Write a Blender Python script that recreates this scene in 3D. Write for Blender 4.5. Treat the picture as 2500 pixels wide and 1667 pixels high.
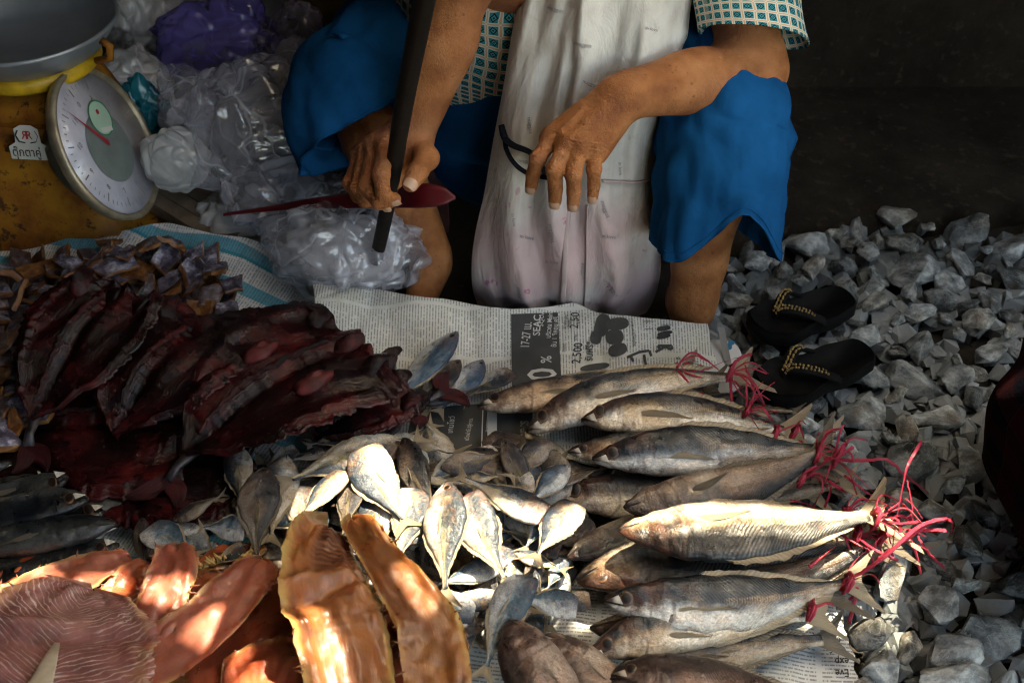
import bpy, bmesh, math, random
import numpy as np
from mathutils import Vector, Matrix, Quaternion, noise
R = math.radians
random.seed(11)
for _o in list(bpy.data.objects): bpy.data.objects.remove(_o)
scn = bpy.context.scene
C = scn.collection

# ---------------------------------------------------------------- camera
W0, H0 = 2500.0, 1667.0
LENS = 40.0
PITCH = R(42.0)
CAM = Vector((0.0, -1.277, 1.15))
FPX = W0 * LENS / 36.0
FWD = Vector((0, math.cos(PITCH), -math.sin(PITCH)))
UPV = Vector((0, math.sin(PITCH), math.cos(PITCH)))
RGT = Vector((1, 0, 0))
cd = bpy.data.cameras.new('camera'); cam = bpy.data.objects.new('camera', cd); C.objects.link(cam)
cd.lens = LENS; cd.sensor_width = 36.0; cd.clip_start = 0.02; cd.clip_end = 200
cam.location = CAM; cam.rotation_euler = (math.pi / 2 - PITCH, 0, 0)
cd.dof.use_dof = True; cd.dof.focus_distance = 1.45; cd.dof.aperture_fstop = 5.6
scn.camera = cam

# ---------------------------------------------------------------- light
SUN_DIR = Vector((0.30, 0.34, 0.89)).normalized()          # towards the sun
SUN_EL = math.asin(SUN_DIR.z); SUN_AZ = math.atan2(SUN_DIR.x, SUN_DIR.y)
w = bpy.data.worlds.new('World'); scn.world = w; w.use_nodes = True
wn = w.node_tree; wn.nodes.clear()
_out = wn.nodes.new('ShaderNodeOutputWorld'); _bg = wn.nodes.new('ShaderNodeBackground'); _sk = wn.nodes.new('ShaderNodeTexSky')
_sk.sky_type = 'NISHITA'; _sk.sun_disc = False; _sk.sun_elevation = SUN_EL; _sk.sun_rotation = SUN_AZ
_sk.air_density = 1.0; _sk.dust_density = 4.0; _sk.ozone_density = 1.0
_bg.inputs['Strength'].default_value = 0.15
wn.links.new(_sk.outputs[0], _bg.inputs[0]); wn.links.new(_bg.outputs[0], _out.inputs[0])
sd = bpy.data.lights.new('sun', 'SUN'); sun = bpy.data.objects.new('sun', sd); C.objects.link(sun)
sd.energy = 2.8; sd.angle = R(0.55); sd.color = (1.0, 0.93, 0.84)
sun.rotation_euler = SUN_DIR.to_track_quat('Z', 'Y').to_euler(); sun.location = SUN_DIR * 6
scn.view_settings.view_transform = 'Standard'; scn.view_settings.look = 'None'
scn.view_settings.gamma = 1.0; scn.view_settings.use_curve_mapping = False
scn.view_settings.exposure = 3.15
scn.view_settings.use_white_balance = True; scn.view_settings.white_balance_temperature = 8300; scn.view_settings.white_balance_tint = 4
scn.render.engine = 'CYCLES'
scn.cycles.use_denoising = True
scn.cycles.max_bounces = 5; scn.cycles.transparent_max_bounces = 14
scn.cycles.diffuse_bounces = 1; scn.cycles.glossy_bounces = 2; scn.cycles.transmission_bounces = 2
scn.cycles.caustics_reflective = False; scn.cycles.caustics_refractive = False
scn.cycles.sample_clamp_indirect = 4.0; scn.cycles.filter_width = 1.1; scn.cycles.use_adaptive_sampling = True; scn.cycles.adaptive_threshold = .02

# ---------------------------------------------------------------- geometry helpers
def ray(px, py):
    return FWD + RGT * ((px - W0 / 2) / FPX) + UPV * ((H0 / 2 - py) / FPX)
def PD(px, py, d): return CAM + ray(px, py) * d
def PZ(px, py, z):
    r = ray(px, py); return CAM + r * ((z - CAM.z) / r.z)
def PY(px, py, y):
    r = ray(px, py); return CAM + r * ((y - CAM.y) / r.y)
def lerp(a, b, t): return a + (b - a) * t
def sm(e0, e1, x):
    t = min(1.0, max(0.0, (x - e0) / (e1 - e0))); return t * t * (3 - 2 * t)
def interp(xs, ys, x):
    if x <= xs[0]: return ys[0]
    for i in range(len(xs) - 1):
        if x <= xs[i + 1]:
            t = (x - xs[i]) / (xs[i + 1] - xs[i]); t = t * t * (3 - 2 * t) * .5 + t * .5
            return ys[i] + (ys[i + 1] - ys[i]) * t
    return ys[-1]
def nz(x, y, z=0.0): return noise.noise(Vector((x, y, z)))
def fbm(x, y, z=0.0, o=4): return noise.fractal(Vector((x, y, z)), 1.0, 2.0, o)

def crspline(pts, n):
    """dense Catmull-Rom through points (tuples or Vectors of any length)"""
    P = [tuple(p) for p in pts]; P = [tuple(2 * a - b for a, b in zip(P[0], P[1]))] + P + [tuple(2 * a - b for a, b in zip(P[-1], P[-2]))]
    out = []; segs = len(P) - 3
    for i in range(n):
        g = i / (n - 1) * segs; k = min(int(g), segs - 1); t = g - k
        p0, p1, p2, p3 = P[k:k + 4]
        out.append(tuple(.5 * (2 * b + (c - a) * t + (2 * a - 5 * b + 4 * c - d) * t * t + (3 * b - a - 3 * c + d) * t ** 3) for a, b, c, d in zip(p0, p1, p2, p3)))
    return out

def mesh(name, V, F, mats=None, uv=None, smooth=True, mi=None):
    me = bpy.data.meshes.new(name)
    me.from_pydata([tuple(v) for v in V], [], [tuple(f) for f in F])
    if uv is not None:
        ul = me.uv_layers.new(name='UVMap')
        li = np.empty(len(me.loops), dtype=np.int32); me.loops.foreach_get('vertex_index', li)
        ul.data.foreach_set('uv', np.asarray(uv, dtype=np.float32)[li].ravel())
    if smooth: me.polygons.foreach_set('use_smooth', [True] * len(me.polygons))
    for m in (mats if isinstance(mats, (list, tuple)) else [mats] if mats else []): me.materials.append(m)
    if mi is not None: me.polygons.foreach_set('material_index', mi)
    me.update(); return me
def link(name, me, parent=None, loc=None, mat4=None):
    o = bpy.data.objects.new(name, me); C.objects.link(o)
    if parent is not None: o.parent = parent
    if loc is not None: o.location = loc
    if mat4 is not None: o.matrix_world = mat4
    return o
def obj(name, V, F, mats=None, parent=None, uv=None, smooth=True, mi=None):
    """one mesh object; V in world space, stored relative to the parent's location"""
    if parent is not None:
        off = Vector((0, 0, 0)); p_ = parent
        while p_ is not None: off += p_.location; p_ = p_.parent
        V = [(v[0] - off.x, v[1] - off.y, v[2] - off.z) for v in V]
    return link(name, mesh(name, V, F, mats, uv, smooth, mi), parent)
def empty(name, loc=(0, 0, 0)):
    o = bpy.data.objects.new(name, None); C.objects.link(o); o.location = loc; o.empty_display_size = .02; return o
def tag(o, label=None, cat=None, group=None, kind=None):
    if label: o['label'] = label
    if cat: o['category'] = cat
    if group: o['group'] = group
    if kind: o['kind'] = kind
    return o

def grid_faces(nu, nv, wrap=False, flip=False):
    F = []
    for i in range(nu - 1):
        for j in range(nv if wrap else nv - 1):
            j2 = (j + 1) % nv
            q = (i * nv + j, (i + 1) * nv + j, (i + 1) * nv + j2, i * nv + j2)
            F.append(q[::-1] if flip else q)
    return F

def frames(P):
    """parallel-transport frames along points P -> list of (T, N, B)"""
    n = len(P); T = []
    for i in range(n):
        T.append((P[min(i + 1, n - 1)] - P[max(i - 1, 0)]).normalized())
    N = Vector((0, 0, 1)); N = (N - T[0] * N.dot(T[0]))
    if N.length < .2: N = Vector((1, 0, 0)) - T[0] * T[0].x
    N.normalize(); out = []
    for i in range(n):
        N = (N - T[i] * N.dot(T[i])).normalized(); out.append((T[i], N, T[i].cross(N)))
    return out
def tube(P, rad, ns=8, cap=True, flat=1.0, twist=0.0):
    """tube or flat ribbon along points; rad a number or a list; returns V, F, uv"""
    P = [Vector(p) for p in P]; fr = frames(P); V = []; uv = []; n = len(P)
    for i, (p, (t, a, b)) in enumerate(zip(P, fr)):
        r = rad[i] if isinstance(rad, (list, tuple)) else rad
        tw = twist * i / max(1, n - 1)
        a2 = a * math.cos(tw) + b * math.sin(tw); b2 = b * math.cos(tw) - a * math.sin(tw)
        for j in range(ns):
            g = 2 * math.pi * j / ns
            V.append(p + a2 * (r * flat * math.sin(g)) + b2 * (r * math.cos(g))); uv.append((i / max(1, n - 1), j / ns))
    F = grid_faces(n, ns, wrap=True)
    if cap: F += [tuple(range(ns)), tuple(range((n - 1) * ns, n * ns))[::-1]]
    return V, F, uv
class MB:
    """collects pieces of one part"""
    def __init__(s): s.V = []; s.F = []; s.uv = []
    def add(s, V, F, uv=None):
        b = len(s.V); s.V += [Vector(v) for v in V]; s.F += [tuple(i + b for i in f) for f in F]
        s.uv += list(uv) if uv is not None else [(0, 0)] * len(V)
    def box(s, c, size, M=None):
        c = Vector(c); q = [Vector((x * size[0] / 2, y * size[1] / 2, z * size[2] / 2)) for x in (-1, 1) for y in (-1, 1) for z in (-1, 1)]
        if M is not None: q = [M @ v for v in q]
        s.add([c + v for v in q], [(0, 1, 3, 2), (4, 6, 7, 5), (0, 4, 5, 1), (2, 3, 7, 6), (0, 2, 6, 4), (1, 5, 7, 3)])
    def build(s, name, mat, parent=None, smooth=True): return obj(name, s.V, s.F, mat, parent, s.uv, smooth)
def lathe(prof, ns, M=None):
    V = []; uv = []
    for i, (r, z) in enumerate(prof):
        for j in range(ns):
            g = 2 * math.pi * j / ns; v = Vector((r * math.cos(g), r * math.sin(g), z)); V.append(M @ v if M else v); uv.append((i / len(prof), j / ns))
    return V, grid_faces(len(prof), ns, wrap=True), uv
def sphere(c, r, nu=10, nv=14, M=None):
    V = []; uv = []
    r = Vector((r, r, r)) if isinstance(r, (int, float)) else Vector(r)
    for i in range(nu + 1):
        a = math.pi * i / nu
        for j in range(nv):
            b = 2 * math.pi * j / nv
            v = Vector((math.sin(a) * math.cos(b) * r.x, math.sin(a) * math.sin(b) * r.y, math.cos(a) * r.z))
            if M is not None: v = M @ v
            V.append(Vector(c) + v); uv.append((i / nu, j / nv))
    return V, grid_faces(nu + 1, nv, wrap=True), uv

# ---------------------------------------------------------------- node-material helper
class Mat:
    def __init__(s, name):
        s.m = bpy.data.materials.new(name); s.m.use_nodes = True; s.t = s.m.node_tree; s.t.nodes.clear()
        s.out = s.t.nodes.new('ShaderNodeOutputMaterial'); s.b = s.t.nodes.new('ShaderNodeBsdfPrincipled')
        s.t.links.new(s.b.outputs[0], s.out.inputs[0]); s._tc = None; s._oi = None
    def n(s, ty, **kw):
        nd = s.t.nodes.new('ShaderNode' + ty)
        for k, v in kw.items(): setattr(nd, k, v)
        return nd
    def put(s, sock, v):
        if v is None: return
        if hasattr(v, 'is_output') or isinstance(v, bpy.types.NodeSocket): s.t.links.new(v, sock)
        elif isinstance(v, (tuple, list)) and len(v) == 3 and sock.type == 'RGBA': sock.default_value = (*v, 1)
        else: sock.default_value = v
    def set(s, **kw):
        names = dict(color='Base Color', rough='Roughness', metal='Metallic', spec='Specular IOR Level', normal='Normal', alpha='Alpha',
                     sss='Subsurface Weight', sssr='Subsurface Radius', ssss='Subsurface Scale', trans='Transmission Weight', coat='Coat Weight',
                     coatr='Coat Roughness', sheen='Sheen Weight', emis='Emission Color', ior='IOR')
        for k, v in kw.items(): s.put(s.b.inputs[names[k]], v)
        return s
    def tc(s, k='Object'):
        if s._tc is None: s._tc = s.n('TexCoord')
        return s._tc.outputs[k]
    def rand(s):
        if s._oi is None: s._oi = s.n('ObjectInfo')
        return s._oi.outputs['Random']
    def objr(s, amt=13.0):
        """object coordinates shifted per object"""
        c = s.n('CombineXYZ'); m = s.math('MULTIPLY', s.rand(), amt)
        for i in range(3): s.put(c.inputs[i], m)
        v = s.n('VectorMath', operation='ADD'); s.put(v.inputs[0], s.tc('Object')); s.put(v.inputs[1], c.outputs[0]); return v.outputs[0]
    def map(s, vec, scale=(1, 1, 1), rot=(0, 0, 0), loc=(0, 0, 0)):
        m = s.n('Mapping'); s.put(m.inputs[0], vec); m.inputs['Scale'].default_value = scale; m.inputs['Rotation'].default_value = rot; m.inputs['Location'].default_value = loc
        return m.outputs[0]
    def noise(s, vec, scale=5, detail=3, rough=.55, dist=0.0, color=False):
        k = s.n('TexNoise'); s.put(k.inputs['Vector'], vec); k.inputs['Scale'].default_value = scale; k.inputs['Detail'].default_value = detail
        k.inputs['Roughness'].default_value = rough; k.inputs['Distortion'].default_value = dist
        return k.outputs['Color' if color else 'Fac']
    def vor(s, vec, scale=5, feature='F1', out='Distance', rand=1.0):
        k = s.n('TexVoronoi', feature=feature); s.put(k.inputs['Vector'], vec); k.inputs['Scale'].default_value = scale; k.inputs['Randomness'].default_value = rand
        return k.outputs[out]
    def wave(s, vec, scale=5, dist=0.0, detail=2, axis='X', dscale=1.0, prof='SIN'):
        k = s.n('TexWave', bands_direction=axis, wave_profile=prof); s.put(k.inputs['Vector'], vec); k.inputs['Scale'].default_value = scale
        k.inputs['Distortion'].default_value = dist; k.inputs['Detail'].default_value = detail; k.inputs['Detail Scale'].default_value = dscale
        return k.outputs['Fac']
    def math(s, op, a, b=None, c=None, clamp=False):
        k = s.n('Math', operation=op, use_clamp=clamp); s.put(k.inputs[0], a); s.put(k.inputs[1], b)
        if c is not None: s.put(k.inputs[2], c)
        return k.outputs[0]
    def sep(s, vec):
        k = s.n('SeparateXYZ'); s.put(k.inputs[0], vec); return k.outputs
    def comb(s, x=0.0, y=0.0, z=0.0):
        k = s.n('CombineXYZ'); s.put(k.inputs[0], x); s.put(k.inputs[1], y); s.put(k.inputs[2], z); return k.outputs[0]
    def ramp(s, fac, stops, interp='LINEAR'):
        k = s.n('ValToRGB'); s.put(k.inputs[0], fac); cr = k.color_ramp; cr.interpolation = interp
        while len(cr.elements) > 1: cr.elements.remove(cr.elements[-1])
        for i, (p, c) in enumerate(stops):
            e = cr.elements[0] if i == 0 else cr.elements.new(p)
            e.position = p; c = (c, c, c) if isinstance(c, (int, float)) else c; e.color = (*c[:3], 1)
        return k.outputs[0]
    def mix(s, f, a, b, mode='MIX'):
        k = s.n('Mix', data_type='RGBA', blend_type=mode); s.put(k.inputs[0], f); s.put(k.inputs[6], a); s.put(k.inputs[7], b); return k.outputs[2]
    def step(s, x, e0, e1):
        k = s.n('MapRange', interpolation_type='SMOOTHSTEP'); s.put(k.inputs[0], x); k.inputs[1].default_value = e0; k.inputs[2].default_value = e1; return k.outputs[0]
    def bump(s, h, strength=.5, dist=.001, prev=None):
        k = s.n('Bump'); k.inputs['Strength'].default_value = strength; k.inputs['Distance'].default_value = dist; s.put(k.inputs['Height'], h)
        if prev is not None: s.put(k.inputs['Normal'], prev)
        return k.outputs[0]
    def hsv(s, col, h=.5, sat=1.0, v=1.0):
        k = s.n('HueSaturation'); s.put(k.inputs['Color'], col); s.put(k.inputs['Hue'], h); s.put(k.inputs['Saturation'], sat); s.put(k.inputs['Value'], v); return k.outputs[0]

def simple(name, col, rough=.6, var=.25, scale=30, bump=.0, bs=60, **kw):
    m = Mat(name); v = m.objr()
    f = m.noise(v, scale, 4)
    c = m.ramp(f, [(.3, tuple(x * (1 - var) for x in col)), (.7, tuple(min(1, x * (1 + var)) for x in col))])
    m.set(color=c, rough=rough, **kw)
    if bump: m.set(normal=m.bump(m.noise(v, bs, 4), bump, .002))
    return m.m
# ================================================================ materials
def mk_skin():
    m = Mat('skin'); v = m.tc('Object')
    c = m.ramp(m.noise(v, 22, 4), [(.28, (.22, .066, .020)), (.5, (.42, .155, .052)), (.72, (.56, .24, .095))])
    c = m.mix(m.math('MULTIPLY', m.step(m.noise(v, 9, 2), .45, .7), .5), c, (.30, .10, .06))
    spots = m.step(m.vor(v, 85), .24, .10); sel = m.step(m.noise(v, 24, 3, .7), .52, .60)
    c = m.mix(m.math('MULTIPLY', m.math('MULTIPLY', spots, sel), .5), c, (.10, .035, .015))
    wr = m.vor(m.map(v, (1, 1, 1.5)), 420, 'DISTANCE_TO_EDGE'); wr2 = m.noise(v, 160, 5, .65)
    nb = m.bump(m.step(wr, 0, .22), .45, .0010); nb = m.bump(wr2, .9, .0034, nb); nb = m.bump(m.noise(m.map(v, (1, 1, 2.2)), 70, 4, .6, .8), .5, .003, nb)
    m.set(color=c, rough=m.ramp(m.noise(v, 70, 3), [(.3, .40), (.7, .65)]), normal=nb, sss=.06, sssr=(.010, .003, .0015), ssss=.5, spec=.32)
    return m.m
def mk_fabric(name, col, var=.32, weave=900, rough=.9, bump=.25, spec_=.1):
    m = Mat(name); v = m.tc('Object')
    c = m.ramp(m.noise(v, 7, 5, .6), [(.3, tuple(x * (1 - var) for x in col)), (.7, tuple(min(1, x * (1 + var)) for x in col))])
    u = m.tc('UV')
    wv = m.math('ADD', m.wave(m.map(u, (1, 1, 1)), weave, axis='X'), m.wave(u, weave, axis='Y'))
    m.set(color=c, rough=rough, normal=m.bump(m.noise(v, 12, 3, .5, .8), .6, .010, m.bump(m.math('ADD', m.noise(v, 240, 3), m.math('MULTIPLY', wv, .2)), bump, .0012)), spec=spec_)
    return m.m
def mk_apron():
    m = Mat('apron_cloth'); v = m.tc('Object'); u = m.tc('UV'); vv = m.sep(u)[1]
    base = m.ramp(m.noise(v, 14, 5, .65), [(.25, (.55, .50, .43)), (.5, (.70, .66, .59)), (.75, (.79, .76, .70))])
    pinkf = m.math('MULTIPLY', m.step(vv, .42, .66), m.step(m.noise(v, 6, 3), .25, .55))
    c = m.mix(pinkf, base, m.mix(.75, base, (.66, .40, .40)))
    stain = m.step(m.noise(v, 20, 5, .7), .60, .72); c = m.mix(m.math('MULTIPLY', stain, .5), c, (.34, .24, .15))
    dirty = m.step(m.noise(m.map(v, (1, 1, .4)), 9, 4), .5, .75); c = m.mix(m.math('MULTIPLY', dirty, .4), c, (.40, .34, .32))
    # pale printed rings
    d = m.vor(m.map(u, (9, 15, 1)), 1.0, rand=.75)
    ring = m.math('SUBTRACT', m.step(d, .20, .15), m.step(d, .11, .06)); ring = m.math('MULTIPLY', m.math('MULTIPLY', ring, m.step(m.noise(v, 120, 2), .4, .6)), m.step(vv, .42, .6))
    c = m.mix(m.math('MULTIPLY', ring, .9), c, (.55, .16, .28))
    crk = m.noise(m.map(v, (1, 1, .35)), 42, 4, .6, .6)
    nb = m.bump(crk, .6, .008); nb = m.bump(m.noise(v, 500, 2), .15, .0008, nb)
    m.set(color=c, rough=.9, spec=.15, sheen=.1, normal=nb, sss=.0); return m.m
def mk_blouse():
    m = Mat('blouse_print'); u = m.sep(m.tc('UV'))
    wob = m.sep(m.noise(m.tc('Object'), 14, 3, color=True)); fx = m.math('FRACT', m.math('ADD', u[0], m.math('MULTIPLY', wob[0], .9))); fy = m.math('FRACT', m.math('ADD', u[1], m.math('MULTIPLY', wob[1], .9)))
    ax = m.math('ABSOLUTE', m.math('SUBTRACT', fx, .5)); ay = m.math('ABSOLUTE', m.math('SUBTRACT', fy, .5))
    sq = m.math('MAXIMUM', ax, ay); di = m.math('ADD', ax, ay)
    c = m.mix(m.step(sq, .36, .34), (.72, .68, .58), (.02, .24, .27))
    lx = m.math('MULTIPLY', m.step(ax, .43, .45), 1.0); ly = m.step(ay, .43, .45)
    c = m.mix(m.math('MULTIPLY', m.math('MAXIMUM', lx, ly), .85), c, (.68, .40, .18))
    c = m.mix(m.math('MULTIPLY', lx, ly), c, (.78, .76, .70))
    c = m.mix(m.step(di, .34, .32), c, (.012, .02, .03)); c = m.mix(m.step(di, .22, .20), c, (.03, .33, .36)); c = m.mix(m.step(di, .11, .09), c, (.012, .03, .05))
    m.set(color=c, rough=.8, spec=.2, normal=m.bump(m.noise(m.tc('Object'), 90, 3), .25, .002)); return m.m
def mk_fish(name, dark, mid, pale, warm, stain, rough=.34, lines=1.0, metal=.18, headdark=.4, stripe=None, wet=.25, headline=1.0):
    """u = 0 snout .. 1 tail root, v = 0 belly .. 1 back"""
    m = Mat(name); uv = m.tc('UV'); s = m.sep(uv); u, v = s[0], s[1]; o = m.objr(7.0)
    jit = m.math('MULTIPLY', m.math('SUBTRACT', m.noise(o, 7, 5, .62), .5), .75)
    vj = m.math('ADD', v, jit)
    c = m.ramp(vj, [(.05, pale), (.30, pale), (.44, mid), (.56, dark), (1.0, tuple(x * .6 for x in dark))])
    c = m.mix(m.math('MULTIPLY', m.math('MULTIPLY', m.step(m.noise(o, 4, 4, .6), .40, .62), .8), m.step(vj, .80, .5)), c, warm)
    hd = m.math('MULTIPLY', m.step(u, .27, .18), headdark * 2.0)
    c = m.mix(m.math('MULTIPLY', hd, m.step(m.noise(o, 11, 5, .65), .38, .60)), c, tuple(x * 1.3 for x in stain))
    gl = m.math('MULTIPLY', m.step(m.math('ABSOLUTE', m.math('SUBTRACT', u, m.math('ADD', .25, m.math('MULTIPLY', jit, .12)))), .05, .0), m.step(m.noise(o, 11, 3), .5, .68))
    c = m.mix(m.math('MULTIPLY', gl, .8), c, stain)
    bl = m.step(m.noise(o, 9, 6, .68), .56, .66); c = m.mix(m.math('MULTIPLY', bl, .6), c, stain)
    par = m.math('SUBTRACT', 1.0, m.math('POWER', m.math('ABSOLUTE', m.math('SUBTRACT', m.math('MULTIPLY', v, 2.0), .9)), 2.0))
    for g0, g1, wd, am in ((.217, .045, .010, .55), (.150, .030, .007, .4)):
        dd = m.math('ABSOLUTE', m.math('SUBTRACT', m.math('ADD', u, m.math('MULTIPLY', m.math('SUBTRACT', m.noise(o, 9, 3), .5), .05)), m.math('ADD', g0, m.math('MULTIPLY', par, g1)))); c = m.mix(m.math('MULTIPLY', m.step(dd, wd, wd * .3), m.math('MULTIPLY', m.step(m.noise(o, 13, 3), .35, .6), am * headline)), c, stain)
    sn = m.math('MULTIPLY', m.step(u, .07, .0), .75 * headline); c = m.mix(sn, c, tuple(x * .8 for x in stain))
    # muscle lines: chevrons on the rear part
    chev = m.math('ADD', m.math('MULTIPLY', u, 1.0), m.math('MULTIPLY', m.math('ABSOLUTE', m.math('SUBTRACT', v, .52)), .22))
    wv = m.wave(m.comb(m.math('ADD', chev, m.math('MULTIPLY', m.math('SUBTRACT', m.noise(o, 6, 3), .5), .05)), 0.0, 0.0), 19.0, 1.2, 3, 'X', 1.5)
    rear = m.step(u, .30, .48)
    wl = m.math('MULTIPLY', wv, rear)
    c = m.mix(m.math('MULTIPLY', m.math('MULTIPLY', wl, .22 * lines), m.step(m.noise(o, 8, 2), .35, .6)), c, tuple(min(1, x * 1.7 + .05) for x in mid))
    # lateral scutes
    lat = m.math('MULTIPLY', m.step(m.math('ABSOLUTE', m.math('SUBTRACT', v, .52)), .09, .04), m.step(u, .40, .58))
    sc = m.wave(m.comb(u, 0.0, 0.0), 30.0, 0, 0, 'X', prof='SAW')
    c = m.mix(m.math('MULTIPLY', m.math('MULTIPLY', lat, sc), .75), c, stripe or warm)
    c = m.hsv(c, m.math('ADD', .49, m.math('MULTIPLY', m.rand(), .02)), 1.0, m.math('ADD', .78, m.math('MULTIPLY', m.rand(), .44)))
    c = m.mix(.55, c, m.mix(1.0, c, m.ramp(m.noise(m.map(o, (1, 2, 1)), 60, 4, .7), [(.35, .45), (.65, 1.5)]), 'MULTIPLY'))
    scal = m.vor(m.map(uv, (95, 42, 1)), 1.0, 'F1')
    h = m.math('ADD', m.math('MULTIPLY', scal, .25), m.math('MULTIPLY', m.math('MULTIPLY', wl, m.step(m.noise(o, 5, 3), .35, .65)), .8 * lines)); h = m.math('ADD', h, m.math('MULTIPLY', m.math('MULTIPLY', lat, sc), 1.4))
    nb = m.bump(h, .55, .0011); nb = m.bump(m.noise(o, 26, 5, .6), .55, .004, nb)
    m.set(color=c, rough=m.ramp(m.noise(o, 20, 4), [(.3, rough * .65), (.7, rough * 1.5)]), metal=metal, normal=nb, spec=.45, coat=wet * .4, coatr=.2)
    return m.m
def mk_fin(name, col, edge):
    m = Mat(name); u = m.tc('UV'); s = m.sep(u)
    w1 = m.wave(m.comb(s[1], 0.0, 0.0), 9.0, 1.0, 2, 'X', 2.0)
    c = m.mix(m.math('MULTIPLY', w1, .6), col, edge); c = m.mix(m.math('MULTIPLY', m.step(s[0], .5, 1.0), .6), c, edge)
    m.set(color=c, rough=.5, normal=m.bump(w1, .6, .0012), spec=.4, sss=.0)
    tr = m.n('BsdfTranslucent'); m.put(tr.inputs[0], c); mx = m.n('MixShader'); mx.inputs[0].default_value = .3
    m.t.links.new(m.b.outputs[0], mx.inputs[1]); m.t.links.new(tr.outputs[0], mx.inputs[2]); m.t.links.new(mx.outputs[0], m.out.inputs[0])
    return m.m
def mk_redflesh():
    m = Mat('dark_red_flesh'); o = m.objr(5.0); u = m.tc('UV'); s = m.sep(u)
    fib = m.noise(m.map(u, (1.6, 24, 1)), 2.6, 5, .65, .8)
    c = m.ramp(m.noise(o, 13, 5, .65), [(.28, (.003, .001, .0015)), (.46, (.009, .0015, .002)), (.57, (.036, .004, .005)), (.70, (.10, .011, .010)), (.86, (.22, .045, .036))])
    c = m.mix(m.math('MULTIPLY', m.step(fib, .55, .75), .35), c, (.12, .018, .016))
    c = m.mix(m.math('MULTIPLY', m.step(m.noise(o, 28, 4), .58, .7), .8), c, (.006, .004, .008))
    nb = m.bump(fib, .5, .004); nb = m.bump(m.noise(o, 30, 5, .62, .6), .40, .005, nb)
    m.set(color=c, rough=m.ramp(m.noise(o, 22, 4), [(.35, .10), (.65, .30)]), normal=nb, spec=.34); return m.m
def mk_fillet(name, cols, sss=.55, ribs=False, dark_end=False):
    m = Mat(name); o = m.objr(5.0); u = m.tc('UV'); s = m.sep(u)
    fib = m.noise(m.map(u, (2.2, 9, 1)), 4.0, 5, .6, .5)
    c = m.ramp(m.math('ADD', m.math('MULTIPLY', m.noise(o, 12, 5, .62), .85), m.math('MULTIPLY', fib, .15)), [(.28, cols[0]), (.5, cols[1]), (.72, cols[2])])
    edge = m.step(m.math('ABSOLUTE', m.math('SUBTRACT', s[1], .5)), .37, .5); c = m.mix(m.math('MULTIPLY', m.math('MULTIPLY', edge, m.step(m.noise(o, 20, 3), .3, .6)), .85), c, tuple(min(1, x * 1.2) for x in cols[3]))
    h = fib
    if dark_end:
        rb = m.wave(m.comb(m.math('ADD', s[0], m.math('MULTIPLY', s[1], -.12)), 0.0, 0.0), 9.0, 3.0, 3, 'X', 2.0)
        du = m.math('MULTIPLY', m.step(s[0], .46, .30), m.step(s[1], .25, .5)); c = m.mix(m.math('MULTIPLY', du, m.math('ADD', .35, m.math('MULTIPLY', rb, .5))), c, (.045, .014, .014)); h = m.math('ADD', fib, m.math('MULTIPLY', m.math('MULTIPLY', rb, du), .9))
    if ribs:
        ax = m.math('ABSOLUTE', m.math('SUBTRACT', s[1], .5))
        ch = m.math('ADD', s[0], m.math('MULTIPLY', ax, .55))
        w1 = m.wave(m.comb(ch, m.math('MULTIPLY', s[1], .3), 0.0), 11.0, 6.0, 4, 'X', 2.2)
        ln = m.step(w1, .80, .97)
        c = m.mix(m.math('MULTIPLY', ln, m.math('MULTIPLY', m.step(m.noise(o, 30, 3), .3, .65), .85)), c, (.66, .50, .42)); h = m.math('ADD', fib, m.math('MULTIPLY', w1, .5))
    c = m.mix(.45, c, m.mix(1.0, c, m.ramp(m.noise(m.map(o, (1, 1, 1)), 34, 5, .7, 1.2), [(.3, .5), (.7, 1.45)]), 'MULTIPLY'))
    nb = m.bump(h, .3, .0016); nb = m.bump(m.noise(o, 70, 5, .65), .4, .0018, nb)
    m.set(color=c, rough=m.ramp(m.noise(o, 40, 3), [(.3, .24), (.7, .55)]), normal=nb, spec=.42, coat=.10, coatr=.15, sss=sss, sssr=(.032, .006, .002), ssss=.45); return m.m
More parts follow.
